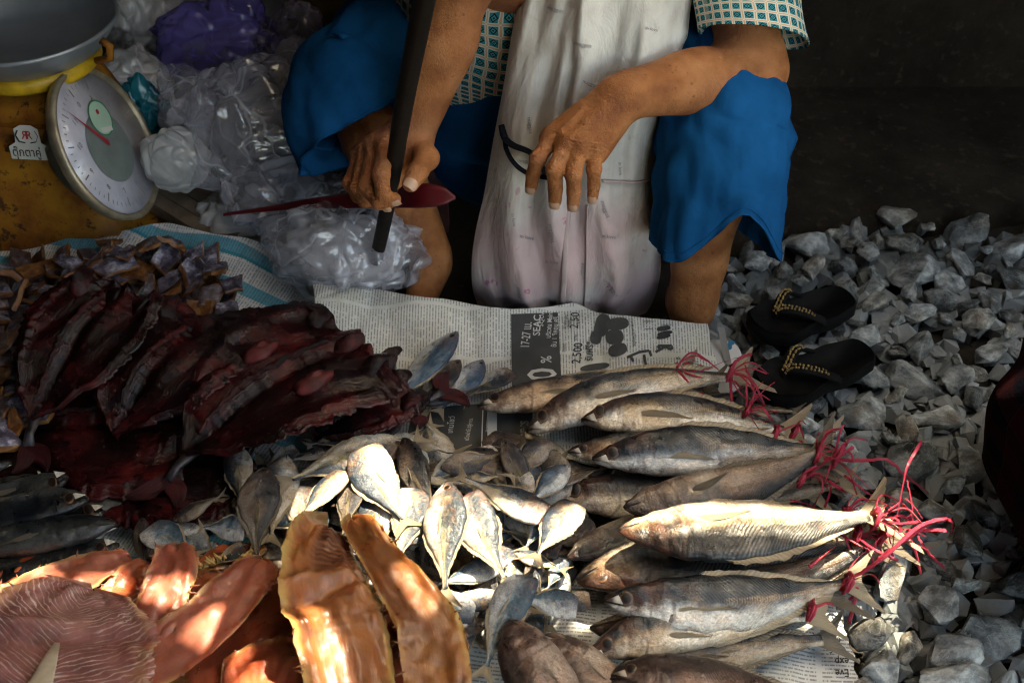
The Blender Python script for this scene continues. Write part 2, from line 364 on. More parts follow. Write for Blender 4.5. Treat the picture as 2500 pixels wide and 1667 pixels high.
def mk_paper(name, base, ink, pitch, colw, angle, lo=.0, blue=False, amount=.75):
    """print lines as ink on paper; uv in metres"""
    m = Mat(name); v = m.tc('Object'); u = m.map(m.tc('UV'), rot=(0, 0, angle)); s = m.sep(u)
    row = m.math('FRACT', m.math('DIVIDE', s[1], pitch)); rid = m.math('FLOOR', m.math('DIVIDE', s[1], pitch))
    let = m.noise(m.comb(m.math('MULTIPLY', s[0], 420.0), m.math('MULTIPLY', rid, 3.7), 0.0), 1.0, 2, .7)
    colf = m.math('FRACT', m.math('DIVIDE', s[0], colw)); gap = m.math('MULTIPLY', m.step(colf, .03, .05), m.step(colf, .97, .95))
    inkf = m.math('MULTIPLY', m.math('MULTIPLY', m.math('MULTIPLY', m.step(row, .25, .32), m.step(row, .75, .68)), m.step(let, .40, .5)), gap)
    blk = m.step(m.noise(m.comb(m.math('FLOOR', m.math('DIVIDE', s[0], colw)), m.math('FLOOR', m.math('DIVIDE', s[1], pitch * 11)), 0.0), .73, 0), lo, lo + .02)
    inkf = m.math('MULTIPLY', m.math('MULTIPLY', inkf, blk), amount)
    c = m.ramp(m.noise(v, 9, 4), [(.3, tuple(x * .86 for x in base)), (.7, base)])
    if blue:
        st = m.math('FRACT', m.math('DIVIDE', s[0], .062)); band = m.math('MULTIPLY', m.step(st, .06, .075), m.step(st, .48, .465))
        c = m.mix(band, c, (.13, .43, .55)); ln = m.math('MULTIPLY', m.step(m.math('FRACT', m.math('DIVIDE', s[0], .186)), .02, .025), m.step(m.math('FRACT', m.math('DIVIDE', s[0], .186)), .055, .05))
        c = m.mix(ln, c, (.03, .33, .42))
        r2 = m.math('FRACT', m.math('DIVIDE', s[1], pitch * 7)); c = m.mix(m.math('MULTIPLY', m.step(r2, .06, .03), .5), c, (.10, .16, .19))
    c = m.mix(inkf, c, ink)
    grease = m.step(m.noise(v, 11, 4, .6), .55, .72); c = m.mix(m.math('MULTIPLY', grease, .35), c, tuple(a * b for a, b in zip(base, (.62, .62, .45))))
    cr = m.vor(m.map(v, (1, 1, 0)), 13, 'DISTANCE_TO_EDGE')
    nb = m.bump(m.step(cr, 0, .1), .25, .003); nb = m.bump(m.noise(v, 40, 5, .6), .35, .004, nb)
    m.set(color=c, rough=.85, spec=.15, normal=nb); return m.m
def mk_plastic(name, col, alpha=.45, rough=.12, var=.2):
    m = Mat(name); o = m.objr(3.0)
    cr2 = m.vor(m.mix(.12, o, m.noise(o, 9, 2, color=True)), 15, 'DISTANCE_TO_EDGE'); cr3 = m.vor(o, 42, 'DISTANCE_TO_EDGE')
    nb = m.bump(m.noise(o, 14, 3, .5, 1.0), .6, .010); nb = m.bump(m.step(cr2, 0, .12), .35, .004, nb)
    a = m.ramp(m.noise(o, 11, 4, .6, 1.0), [(.3, max(.04, alpha - var)), (.7, min(1, alpha + var))])
    crz = m.step(cr2, .05, .0); f2 = m.math('ADD', a, m.math('MULTIPLY', crz, .22), clamp=True)
    m.set(color=col, rough=rough, normal=nb, spec=.8)
    tr = m.n('BsdfTranslucent'); m.put(tr.inputs[0], (*col, 1)); mx = m.n('MixShader'); mx.inputs[0].default_value = .35
    m.t.links.new(m.b.outputs[0], mx.inputs[1]); m.t.links.new(tr.outputs[0], mx.inputs[2])
    tp = m.n('BsdfTransparent'); tp.inputs[0].default_value = (.93, .93, .95, 1); mx2 = m.n('MixShader'); m.put(mx2.inputs[0], f2)
    gl = m.n('BsdfGlossy'); gl.inputs['Roughness'].default_value = .10; m.put(gl.inputs['Normal'], nb); ad = m.n('MixShader'); ad.inputs[0].default_value = .10
    m.t.links.new(tp.outputs[0], ad.inputs[1]); m.t.links.new(gl.outputs[0], ad.inputs[2])
    m.t.links.new(ad.outputs[0], mx2.inputs[1]); m.t.links.new(mx.outputs[0], mx2.inputs[2]); m.t.links.new(mx2.outputs[0], m.out.inputs[0])
    return m.m
def mk_rust():
    m = Mat('rusty_orange_paint'); v = m.tc('Object')
    c = m.ramp(m.noise(v, 12, 6, .65), [(.3, (.05, .018, .008)), (.45, (.26, .085, .012)), (.6, (.40, .16, .015)), (.8, (.48, .23, .02))])
    c = m.mix(m.math('MULTIPLY', m.step(m.noise(v, 45, 5, .7), .55, .63), .85), c, (.035, .014, .010))
    m.set(color=c, rough=.6, normal=m.bump(m.noise(v, 90, 4), .4, .002), spec=.3); return m.m
def mk_stone():
    m = Mat('crushed_stone'); o = m.objr(9.0)
    c = m.ramp(m.noise(o, 1.3, 7, .66), [(.32, (.035, .042, .045)), (.49, (.20, .222, .226)), (.66, (.55, .58, .575))])
    c = m.mix(m.math('MULTIPLY', m.step(m.noise(o, .8, 5, .6), .5, .66), .55), c, (.17, .13, .09))
    c = m.mix(m.math('MULTIPLY', m.step(m.math('FRACT', m.math('MULTIPLY', m.rand(), 7.3)), .6, .95), .5), c, m.mix(1.0, c, (1.0, .80, .60, 1), 'MULTIPLY')); c = m.hsv(c, .5, 1.0, m.math('ADD', .55, m.math('MULTIPLY', m.rand(), .95)))
    vein = m.step(m.math('ABSOLUTE', m.math('SUBTRACT', m.noise(o, 1.1, 4, .6, 1.2), .5)), .02, .0); c = m.mix(m.math('MULTIPLY', vein, .35), c, (.5, .5, .48))
    nb = m.bump(m.noise(o, 2.6, 8, .72), .9, .010)
    m.set(color=c, rough=.88, normal=nb, spec=.25); return m.m
def mk_ground(name, a, b, scale=9):
    m = Mat(name); v = m.tc('Object')
    c = m.ramp(m.noise(v, scale, 8, .7), [(.3, a), (.7, b)]); c = m.mix(m.math('MULTIPLY', m.step(m.noise(v, 45, 5, .65), .56, .68), .6), c, tuple(x * 1.8 for x in b))
    m.set(color=c, rough=.92, spec=.15, normal=m.bump(m.noise(v, 50, 6, .7), .8, .01)); return m.m
def mk_chunk():
    s_ = Mat('dried_chunk_skin'); o = s_.objr(9.0)
    st = s_.noise(s_.map(o, (1, 5, 1)), 2.6, 4, .6, .5)
    c = s_.ramp(s_.noise(o, 1.5, 5, .62), [(.34, (.020, .014, .020)), (.47, (.075, .060, .085)), (.57, (.20, .18, .25)), (.68, (.55, .53, .60))])
    c = s_.mix(s_.math('MULTIPLY', s_.step(s_.rand(), .55, .9), .5), c, (.16, .09, .06))
    s_.set(color=c, rough=s_.ramp(st, [(.3, .22), (.7, .5)]), metal=.15, normal=s_.bump(st, .7, .004), coat=.3, coatr=.2, spec=.5)
    f_ = Mat('dried_chunk_flesh'); o = f_.objr(9.0)
    c = f_.ramp(f_.noise(f_.map(o, (1, 1, 3)), 1.6, 5, .62), [(.3, (.05, .016, .008)), (.5, (.18, .066, .020)), (.72, (.40, .20, .07))])
    f_.set(color=c, rough=.42, normal=f_.bump(f_.noise(o, 5, 4), .6, .003), sss=.2, sssr=(.01, .004, .002), ssss=.5, coat=.2)
    return s_.m, f_.m
def mk_dial():
    m = Mat('dial_glass'); v = m.tc('UV')
    c = m.ramp(m.noise(m.tc('Object'), 30, 4), [(.3, (.42, .40, .47)), (.7, (.58, .56, .62))])
    m.set(color=c, rough=.25, spec=.6, coat=.6, coatr=.1); return m.m
def mk_plaid():
    m = Mat('dark_checked_cloth'); s = m.sep(m.tc('UV'))
    a = m.math('FRACT', m.math('MULTIPLY', s[0], 7.0)); b = m.math('FRACT', m.math('MULTIPLY', s[1], 5.0))
    la = m.math('MULTIPLY', m.step(a, .02, .0), 1.0); lb = m.step(b, .025, .0)
    blk = m.math('MULTIPLY', m.step(a, .5, .52), .5); blk = m.math('ADD', blk, m.math('MULTIPLY', m.step(b, .5, .52), .5))
    c = m.mix(blk, (.016, .003, .004), (.003, .003, .006)); c = m.mix(m.math('MULTIPLY', m.math('MAXIMUM', la, lb), .5), c, (.06, .026, .006))
    m.set(color=c, rough=.95, spec=.03, normal=m.bump(m.noise(m.tc('Object'), 300, 2), .3, .002)); return m.m
def mk_raffia():
    m = Mat('red_raffia'); u = m.sep(m.tc('UV')); w1 = m.wave(m.comb(u[1], 0.0, 0.0), 5.0, 2.0, 2, 'X')
    c = m.mix(w1, (.40, .014, .06), (.72, .09, .15)); m.set(color=c, rough=.3, spec=.6, normal=m.bump(w1, .5, .001))
    tr = m.n('BsdfTranslucent'); m.put(tr.inputs[0], (.85, .05, .10, 1)); mx = m.n('MixShader'); mx.inputs[0].default_value = .4
    m.t.links.new(m.b.outputs[0], mx.inputs[1]); m.t.links.new(tr.outputs[0], mx.inputs[2]); m.t.links.new(mx.outputs[0], m.out.inputs[0]); return m.m
SKIN = mk_skin(); NAIL = simple('fingernail_keratin', (.50, .30, .20), .32, .12, 90, spec=.5)
BLUE = mk_fabric('blue_cotton', (.002, .072, .20), spec_=.05); APRON = mk_apron(); BLOUSE = mk_blouse()
TAPE = mk_fabric('black_tape', (.010, .012, .018)); PINKHEM = mk_fabric('pink_hem', (.60, .45, .42))
FISH_MK = mk_fish('mackerel_skin', (.026, .029, .031), (.29, .27, .225), (.76, .68, .54), (.60, .40, .22), (.085, .036, .020))
FISH_MK2 = mk_fish('silver_mackerel_skin', (.018, .024, .030), (.20, .215, .22), (.70, .67, .60), (.46, .34, .21), (.07, .032, .020), metal=.28)
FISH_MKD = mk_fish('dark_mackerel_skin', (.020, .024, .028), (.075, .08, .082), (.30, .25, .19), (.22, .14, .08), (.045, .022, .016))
FISH_SM = mk_fish('small_fish_skin', (.026, .042, .062), (.23, .245, .265), (.60, .575, .53), (.46, .34, .20), (.13, .07, .04), lines=.5, stripe=(.40, .36, .16), headdark=.3, headline=.0)
FISH_SMD = mk_fish('dark_small_fish_skin', (.026, .028, .036), (.085, .080, .088), (.24, .21, .18), (.18, .12, .08), (.05, .03, .025), lines=.4, stripe=(.30, .25, .12), headline=.0)
FISH_BLUE = mk_fish('blue_small_fish_skin', (.040, .085, .13), (.17, .24, .30), (.55, .56, .55), (.30, .32, .34), (.12, .06, .05), lines=.5, stripe=(.35, .36, .30), headdark=.15, headline=.0)
FISH_BLK = mk_fish('blackish_fish_skin', (.006, .009, .013), (.014, .020, .025), (.060, .068, .070), (.04, .04, .034), (.008, .007, .007), lines=.3, headdark=.2, wet=.4)
FISH_BR = mk_fish('brown_fish_skin', (.060, .042, .036), (.15, .105, .085), (.26, .195, .155), (.20, .11, .075), (.035, .018, .016), lines=.5, headdark=.6)
FIN = mk_fin('fin_membrane', (.54, .45, .32), (.34, .26, .17)); FIN_D = mk_fin('dark_fin_membrane', (.28, .235, .17), (.13, .105, .08)); FIN_R = mk_fin('red_fin_membrane', (.11, .016, .018), (.03, .006, .008))
m_ = Mat('fish_eye'); _z = m_.sep(m_.tc('UV'))[0]
m_.set(color=m_.ramp(_z, [(.0, (.006, .005, .005)), (.22, (.012, .008, .006)), (.30, (.10, .05, .03)), (.6, (.10, .055, .03))]), rough=.38, spec=.35); EYE = m_.m
MOUTH = simple('dark_mouth_line', (.016, .010, .008), .6, .3)
TEETH = simple('pale_mouth_lining', (.55, .50, .42), .45, .2)
RED = mk_redflesh(); ROE = simple('dark_pink_roe', (.075, .014, .014), .5, .7, 30, .8, 50, spec=.2)
SILV = simple('silvery_tail_root', (.045, .036, .040), .4, .9, 60, .5, 120, metal=.2)
FILLET = mk_fillet('orange_fillet', [(.13, .024, .012), (.34, .070, .030), (.52, .15, .07), (.46, .19, .07)])
FILLET_P = mk_fillet('pink_fillet', [(.17, .046, .032), (.36, .105, .066), (.52, .19, .13), (.50, .26, .12)], .55)
FILLET_Y = mk_fillet('amber_fillet', [(.055, .016, .008), (.19, .062, .020), (.36, .155, .048), (.44, .25, .08)], .3)
FILLET_C = mk_fillet('curled_fillet', [(.10, .030, .016), (.24, .080, .026), (.40, .165, .055), (.44, .25, .08)], .35, dark_end=True)
FILLET_R = mk_fillet('ribbed_fillet', [(.16, .055, .050), (.28, .11, .095), (.38, .18, .15), (.46, .28, .13)], .35, ribs=True)
FRILL = simple('yellow_frill', (.55, .36, .13), .45, .3, 60, .4); BONE = simple('pale_bone', (.44, .35, .25), .5, .2, 60, .3)
CHSKIN, CHFLESH = mk_chunk()
PAPER = mk_paper('newsprint', (.74, .72, .65), (.16, .16, .155), .0042, .075, R(90), .30)
PAPER_B = mk_paper('blue_listing_newsprint', (.80, .80, .79), (.12, .14, .15), .0046, .033, R(-72), .25, blue=True, amount=.65)
PAPER_F = mk_paper('front_newsprint', (.60, .60, .575), (.13, .13, .13), .0050, .085, R(8), .18)
CARD = simple('glossy_white_card', (.68, .68, .67), .4, .06)
INK = simple('black_ink', (.03, .03, .03), .8, .3, 60); INKG = simple('dark_grey_print', (.060, .060, .055), .8, .25, 25); INKW = simple('white_print', (.62, .61, .57), .8, .12)
INKM = simple('mid_grey_print', (.27, .265, .25), .8, .2); INKB = simple('blue_print', (.03, .20, .34), .7, .15); INKL = simple('faint_grey_print', (.27, .25, .26), .85, .2)
CLEAR = mk_plastic('clear_plastic', (.84, .82, .90), .27); MILKY = mk_plastic('milky_plastic', (.86, .85, .84), .58, .2); PURPLE = mk_plastic('purple_plastic', (.22, .17, .62), .55, .2, .25)
TEAL = mk_plastic('teal_plastic', (.01, .23, .30), .92, .2, .08); DULL = mk_plastic('dull_plastic', (.5, .47, .5), .5, .3); MAUVE = mk_plastic('mauve_plastic', (.5, .40, .52), .3, .2)
FILLING = simple('pale_bundled_contents', (.52, .47, .45), .6, .25, 10, .3, 18); DARKFILL = simple('dark_bundled_contents', (.26, .24, .28), .7, .5, 12)
RUST = mk_rust(); YEL = simple('worn_yellow_paint', (.56, .33, .02), .5, .3, 40, .3); PAN = simple('dull_steel', (.30, .32, .34), .32, .15, 14, .15, 40, metal=.45, spec=.6)
BRASS = simple('tarnished_rim', (.36, .29, .20), .4, .35, 40, .2, metal=.5); DIAL = mk_dial(); DIALG = simple('dial_grey_centre', (.17, .20, .19), .4, .2); GREEN = simple('green_label', (.03, .22, .10), .5, .1); MINT = simple('mint_label', (.42, .60, .45), .5, .08)
RED_INK = simple('red_print', (.42, .03, .04), .6, .1); STICK = simple('sticker_white', (.66, .64, .58), .6, .08)
STONE = mk_stone(); DIRT = mk_ground('dark_earth', (.020, .017, .014), (.055, .046, .036)); CONC = mk_ground('stained_concrete', (.007, .005, .0035), (.032, .024, .016), 6); DARKW = mk_ground('near_black_wall', (.002, .0025, .003), (.006, .007, .008), 4)  # wall colour is near-black all over
WOOD = simple('weathered_board', (.17, .12, .08), .8, .4, 22, .5, 80); POLE = simple('dark_worn_wood', (.011, .008, .006), .6, .35, 30, .35, 110, spec=.2)
RUBBER = simple('black_rubber', (.004, .004, .0045), .8, .3, 60, .2, 200, spec=.15); GOLD = simple('gold_bead', (.40, .27, .10), .35, .3, metal=.6)
REDPL = simple('red_plastic', (.085, .003, .006), .4, .2); PLAID = mk_plaid(); RAFFIA = mk_raffia(); TARP = simple('canvas_awning', (.16, .17, .16), .9, .15)
def mk_diffuser_canvas():
    m = Mat('diffuser_canvas'); c = m.ramp(m.noise(m.tc('Object'), 6, 4), [(.3, (.80, .75, .66)), (.7, (.88, .83, .75))]); tr = m.n('BsdfTranslucent'); m.put(tr.inputs[0], c); m.set(color=c, rough=.9, spec=.1); mx = m.n('MixShader'); mx.inputs[0].default_value = .24
    m.t.links.new(m.b.outputs[0], mx.inputs[1]); m.t.links.new(tr.outputs[0], mx.inputs[2]); m.t.links.new(mx.outputs[0], m.out.inputs[0]); return m.m
PALE = mk_diffuser_canvas()
SACK = simple('dark_yellow_sack', (.16, .10, .015), .6, .3, 14, .4, 30); HAIR = simple('dark_hair', (.015, .013, .012), .5, .3); STOOLP = simple('dull_stool_plastic', (.12, .05, .05), .5, .2)
# ================================================================ setting
def plane(name, x0, x1, y0, y1, z, mat, n=2):
    V = []; 
    for i in range(n):
        for j in range(n): V.append((lerp(x0, x1, i / (n - 1)), lerp(y0, y1, j / (n - 1)), z))
    return obj(name, V, grid_faces(n, n), mat, smooth=False)
gravel_bed = tag(plane('gravel_bed', -30, 30, -30, 30, -.035, DIRT), kind='structure')
# concrete apron behind the gravel, then the raised dark step and back wall of the stall
def slab():
    a = PZ(1500, 610, .0); b = PZ(2700, 480, .0)
    V = []; n = 60
    for i in range(n):
        t = i / (n - 1); e = a.lerp(b, t); e = e + Vector((0, .02 * fbm(t * 9, 3), 0))
        V += [(e.x, e.y - .012, -.034), (e.x, e.y, .006 + .003 * nz(t * 30, 1)), (e.x, .78, .008)]
    F = []
    for i in range(n - 1):
        for j in range(2): F.append((i * 3 + j, i * 3 + 3 + j, i * 3 + 4 + j, i * 3 + 1 + j))
    return tag(obj('concrete_slab', V, F, CONC), kind='structure')
slab()
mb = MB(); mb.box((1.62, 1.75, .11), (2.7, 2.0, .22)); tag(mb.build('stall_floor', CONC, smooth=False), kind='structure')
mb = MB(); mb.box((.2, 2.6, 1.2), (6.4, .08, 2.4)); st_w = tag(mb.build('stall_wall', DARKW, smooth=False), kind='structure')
mb = MB(); mb.box((-1.75, .3, 1.0), (.05, 4.6, 2.0)); tag(mb.build('light_blocker', DARKW, smooth=False), 'unseen dark board partition at the side of the stall', 'blocker')  # out of view, added to block sky light from the left
mb = MB(); mb.box((1.62, 1.05, .9), (.05, 2.5, 1.8)); tag(mb.build('light_blocker', DARKW, smooth=False), 'unseen dark board partition behind the gravel', 'blocker')  # out of view, added to keep sky light off the far gravel

mb = MB(); mb.box((-1.2, -2.75, 1.0), (3.0, .05, 2.0)); tag(mb.build('light_blocker', DARKW, smooth=False), 'unseen dark board partition across the lane', 'blocker')  # out of view, added so light enters only from the right front

# unseen awning added as sun blocker; holes cut where sun patches should fall
def awning():
    Z = 1.75; sh = Vector((SUN_DIR.x, SUN_DIR.y, 0)) * (Z / SUN_DIR.z)
    cu = bpy.data.curves.new('awning_outline', 'CURVE'); cu.dimensions = '2D'; cu.fill_mode = 'BOTH'
    def spline(pts):
        s = cu.splines.new('POLY'); s.points.add(len(pts) - 1); s.use_cyclic_u = True
        for p, q in zip(s.points, pts): p.co = (q[0], q[1], 0, 1)
    spline([(-2.4, -2.9), (.72, -2.9), (.72, -.30), (1.28, -.30), (1.28, -2.9), (3.3, -2.9), (3.3, 2.75), (-2.4, 2.75)])
    holes = SUN_HOLES
    spline([(-.02, -1.15), (.62, -1.15), (.62, -.36), (-.02, -.36)])      # opening for an added translucent panel that spreads soft fill light
    for k_, (zz, hp) in enumerate(holes):
        q = []; cx_ = sum(a for a, b in hp) / len(hp); cy_ = sum(b for a, b in hp) / len(hp)
        for i, (a, b) in enumerate(hp):
            g = PZ(a, b, zz); s = Vector((SUN_DIR.x, SUN_DIR.y, 0)) * ((Z - zz) / SUN_DIR.z); q.append((g.x + s.x, g.y + s.y))
        spline(q)
    o = bpy.data.objects.new('tmp', cu); C.objects.link(o); dg = bpy.context.evaluated_depsgraph_get()
    me = bpy.data.meshes.new_from_object(o.evaluated_get(dg)); bpy.data.objects.remove(o)
    me.materials.clear(); me.materials.append(TARP); me.name = 'awning'
    a = link('awning', me); a.location = (0, 0, Z); tag(a, 'unseen grey canvas awning added over the stall, holes cut for sun patches', 'awning')
    V = []; n_ = 14
    for i in range(n_):
        for j in range(n_): x_, y_ = lerp(-.05, .65, i / (n_ - 1)), lerp(-1.18, -.33, j / (n_ - 1)); V.append((x_, y_, Z - .02 - .03 * math.sin(math.pi * i / (n_ - 1)) * math.sin(math.pi * j / (n_ - 1))))
    obj('fill_light_panel', V, grid_faces(n_, n_), PALE, a); return a  # unseen panel added to turn sun into soft fill light
SUN_HOLES = [
    (.095, [(700, 1235), (740, 1160), (880, 1105), (985, 1110), (1040, 1180), (1150, 1200), (1290, 1225), (1425, 1230), (1432, 1300), (1405, 1372), (1290, 1340), (1235, 1425), (1120, 1450), (1075, 1475), (1010, 1395), (930, 1350), (870, 1290), (790, 1285)]),
    (.140, [(1500, 1285), (1530, 1215), (1700, 1185), (2000, 1195), (2340, 1165), (2370, 1300), (2250, 1310), (2060, 1262), (1850, 1262), (1640, 1266), (1540, 1280)]),
    (.075, [(-40, 1440), (60, 1378), (125, 1385), (150, 1425), (120, 1460), (60, 1480), (-40, 1520)]),
    (.085, [(165, 1430), (205, 1388), (300, 1372), (318, 1400), (300, 1436), (180, 1458)]),
    (.115, [(362, 1408), (425, 1388), (482, 1402), (480, 1444), (410, 1458), (356, 1440)]),
    (.115, [(452, 1520), (545, 1456), (628, 1535), (560, 1590)]),
    (.085, [(540, 1690), (600, 1632), (650, 1645), (700, 1655), (716, 1730), (560, 1730)]),
    (.125, [(728, 1490), (765, 1490), (830, 1560), (872, 1690), (780, 1700), (745, 1580)]),
    (.125, [(965, 1372), (1000, 1352), (1068, 1440), (1052, 1488), (1015, 1455)]),
]
awning()

# crushed stones
def stone_mesh(k):
    rr = random.Random(100 + k); bm = bmesh.new()
    sc = (1.0, rr.uniform(.62, .9), rr.uniform(.5, .78))
    for i in range(17):
        d = Vector((rr.gauss(0, 1), rr.gauss(0, 1), rr.gauss(0, 1))).normalized() * rr.uniform(.82, 1.0)
        bm.verts.new((d.x * sc[0], d.y * sc[1], d.z * sc[2]))
    r_ = bmesh.ops.convex_hull(bm, input=bm.verts)
    bmesh.ops.delete(bm, geom=[v for v in bm.verts if not v.link_faces], context='VERTS')
    bmesh.ops.bevel(bm, geom=list(bm.edges), offset=.10, segments=2, profile=.6, affect='EDGES', clamp_overlap=True)
    bmesh.ops.triangulate(bm, faces=bm.faces); bmesh.ops.subdivide_edges(bm, edges=[e for e in bm.edges if e.calc_length() > .22], cuts=1)
    for v in bm.verts:
        n_ = noise.fractal(v.co * 1.7 + Vector((k * 3.1, 0, 0)), 1, 2, 4); v.co += v.co.normalized() * (n_ * .11 + .03 * noise.noise(v.co * 6 + Vector((k, 0, 0))))
    me = bpy.data.meshes.new('stone'); bm.to_mesh(me); bm.free(); me.materials.append(STONE)
    me.polygons.foreach_set('use_smooth', [True] * len(me.polygons)); 
    try: me.set_sharp_from_angle(angle=R(52))
    except Exception: pass
    return me
STONES = [stone_mesh(k) for k in range(22)]
def inpoly(x, y, P):
    c = False; j = len(P) - 1
    for i in range(len(P)):
        if (P[i][1] > y) != (P[j][1] > y) and x < (P[j][0] - P[i][0]) * (y - P[i][1]) / (P[j][1] - P[i][1]) + P[i][0]: c = not c
        j = i
    return c
GPX = [(1745, 690), (1790, 620), (1950, 590), (2060, 545), (2250, 540), (2420, 560), (2700, 560), (2800, 1100), (2750, 1800), (2040, 1800), (2120, 1640), (2065, 1500), (1990, 1480), (2080, 1380), (1960, 1280), (1960, 1120), (1830, 1040), (1800, 960), (1770, 860), (1690, 800)]
GW = [PZ(a, b, 0.0) for a, b in GPX]; GW = [(p.x, p.y) for p in GW]
HAND = [  # stones that stand out in the photo: px, py, radius, stretch, yaw, variant
    (2215, 590, .036, 1.25, .1, 0), (2120, 615, .030, 1.0, 1.2, 1), (2295, 580, .022, 1.0, .9, 2), (2225, 660, .044, 1.15, -.5, 3), (2125, 690, .026, 1.1, .2, 4),
    (1985, 650, .026, 1.3, 1.0, 5), (1915, 655, .022, 1.2, 1.4, 6), (2420, 720, .034, 1.15, 1.3, 7), (2130, 740, .026, 1.3, .1, 8), (2250, 760, .028, 1.2, .4, 9),
    (1850, 640, .026, 1.1, .5, 10), (2110, 820, .034, 1.25, .6, 11), (2235, 915, .048, 1.3, -.5, 12), (2420, 860, .030, 1.1, .5, 13), (2330, 920, .034, 1.1, .4, 14),
    (2120, 1000, .042, 1.2, .2, 15), (2295, 1010, .040, 1.1, -.4, 16), (2380, 960, .026, 1.1, 1.0, 17), (1795, 725, .026, 1.3, .2, 18), (2225, 1120, .040, 1.2, .4, 19),
    (2180, 1400, .038, 1.15, 1.1, 20), (2130, 1550, .034, 1.05, .3, 21), (2225, 1565, .024, 1.2, .9, 0), (2290, 1480, .032, 1.3, 1.0, 3), (2320, 1595, .034, 1.3, .1, 5),
    (2330, 1655, .040, 1.3, .1, 8), (2160, 1620, .028, 1.2, .3, 11), (2360, 1420, .022, 1.2, .3, 13), (2200, 1290, .034, 1.3, .2, 15), (2190, 1220, .030, 1.2, .8, 17), (2390, 780, .03, 1.2, .8, 19),
]
placed = []; n_st = 0
def put_stone(x, y, r, stretch, yaw, k, z, tilt=(0, 0)):
    o = bpy.data.objects.new('stone', STONES[k % len(STONES)]); C.objects.link(o); o.parent = gravel_bed
    o.location = (x, y, z); o.rotation_euler = (tilt[0], tilt[1], yaw); o.scale = (r * stretch, r, r * .95); return o
rs = random.Random(5)
for a, b, r, s_, yw, k in HAND:
    p = PZ(a, b, .012); put_stone(p.x, p.y, r, s_, yw, k, .006 + rs.uniform(-.004, .008), (rs.uniform(-.4, .4), rs.uniform(-.4, .4))); placed.append((p.x, p.y, r * 1.0)); n_st += 1
xs = [p[0] for p in GW]; ys = [p[1] for p in GW]
for rad_lo, rad_hi, tries in ((.034, .046, 500), (.025, .034, 2500), (.016, .024, 6000)):
    for _ in range(tries):
        if n_st >= 298: break
        x = rs.uniform(min(xs), min(max(xs), 1.25)); y = rs.uniform(-.72, max(ys)); 
        if not inpoly(x, y, GW): continue
        r = rs.uniform(rad_lo, rad_hi)
        if any((x - q[0]) ** 2 + (y - q[1]) ** 2 < ((r + q[2]) * .80) ** 2 for q in placed): continue
        put_stone(x, y, r, rs.uniform(1.0, 1.35), rs.uniform(0, 6.3), rs.randrange(22), rs.uniform(-.010, .010), (rs.uniform(-.6, .6), rs.uniform(-.6, .6))); placed.append((x, y, r)); n_st += 1
# small filler stones beneath the big ones, too many and too buried to pick apart
mb = MB()
for _ in range(3200):
    x = rs.uniform(min(xs), 1.5); y = rs.uniform(-.75, max(ys))
    if not inpoly(x, y, GW): continue
    k = rs.randrange(22); me = STONES[k]; r = rs.uniform(.013, .027)
    M = Matrix.Translation((x, y, rs.uniform(-.030, -.012))) @ Matrix.Rotation(rs.uniform(0, 6), 4, Vector((rs.uniform(-1, 1), rs.uniform(-1, 1), 1)).normalized()) @ Matrix.Scale(r, 4)
    bm = bmesh.new()
    for i in range(9):
        d = Vector((rs.gauss(0, 1), rs.gauss(0, 1), rs.gauss(0, .8))).normalized(); bm.verts.new(M @ d)
    bmesh.ops.convex_hull(bm, input=bm.verts); bm.verts.index_update()
    vs = [v for v in bm.verts if v.link_faces]; ix = {v: i for i, v in enumerate(vs)}
    mb.add([v.co.copy() for v in vs], [[ix[v] for v in f.verts] for f in bm.faces]); bm.free()
fill = mb.build('small_stones', STONE, gravel_bed, smooth=False); fill['kind'] = 'stuff'

# ================================================================ print and text laid on paper
def text_geo(s, size=1.0, bold=False):
    cu = bpy.data.curves.new('t', 'FONT'); cu.body = s; cu.size = size; cu.resolution_u = 2
    if bold: cu.offset = .012 * size
    o = bpy.data.objects.new('t', cu); C.objects.link(o); dg = bpy.context.evaluated_depsgraph_get()
    me = bpy.data.meshes.new_from_object(o.evaluated_get(dg)); bpy.data.objects.remove(o); bpy.data.curves.remove(cu)
    bm = bmesh.new(); bm.from_mesh(me); bpy.data.meshes.remove(me)
    bmesh.ops.triangulate(bm, faces=bm.faces)
    for _ in range(2):
        e = [e for e in bm.edges if e.calc_length() > .22 * size]
        if e: bmesh.ops.subdivide_edges(bm, edges=e, cuts=1); bmesh.ops.triangulate(bm, faces=bm.faces)
    bm.verts.index_update(); V = [v.co.copy() for v in bm.verts]; F = [[v.index for v in f.verts] for f in bm.faces]; bm.free(); return V, F
def text_on(fn, s, org, bvec, uvec, mat, parent, name='printed_text', bold=False):
    """fn(px, py) -> world point on the surface; org/bvec/uvec in the surface's own 2-D units"""
    V, F = text_geo(s, 1.0, bold)
    if not V: return None
    W = [fn(org[0] + v.x * bvec[0] + v.y * uvec[0], org[1] + v.x * bvec[1] + v.y * uvec[1]) for v in V]
    return obj(name, W, F, mat, parent, smooth=False)
def poly_on(fn, P, mat, parent, name='printed_panel', n=12):
    """a quad of print (four corners) subdivided onto the surface"""
    V = []
    for i in range(n + 1):
        for j in range(n + 1):
            s, t = i / n, j / n
            x = lerp(lerp(P[0][0], P[1][0], s), lerp(P[3][0], P[2][0], s), t); y = lerp(lerp(P[0][1], P[1][1], s), lerp(P[3][1], P[2][1], s), t)
            V.append(fn(x, y))
    return obj(name, V, grid_faces(n + 1, n + 1), mat, parent)
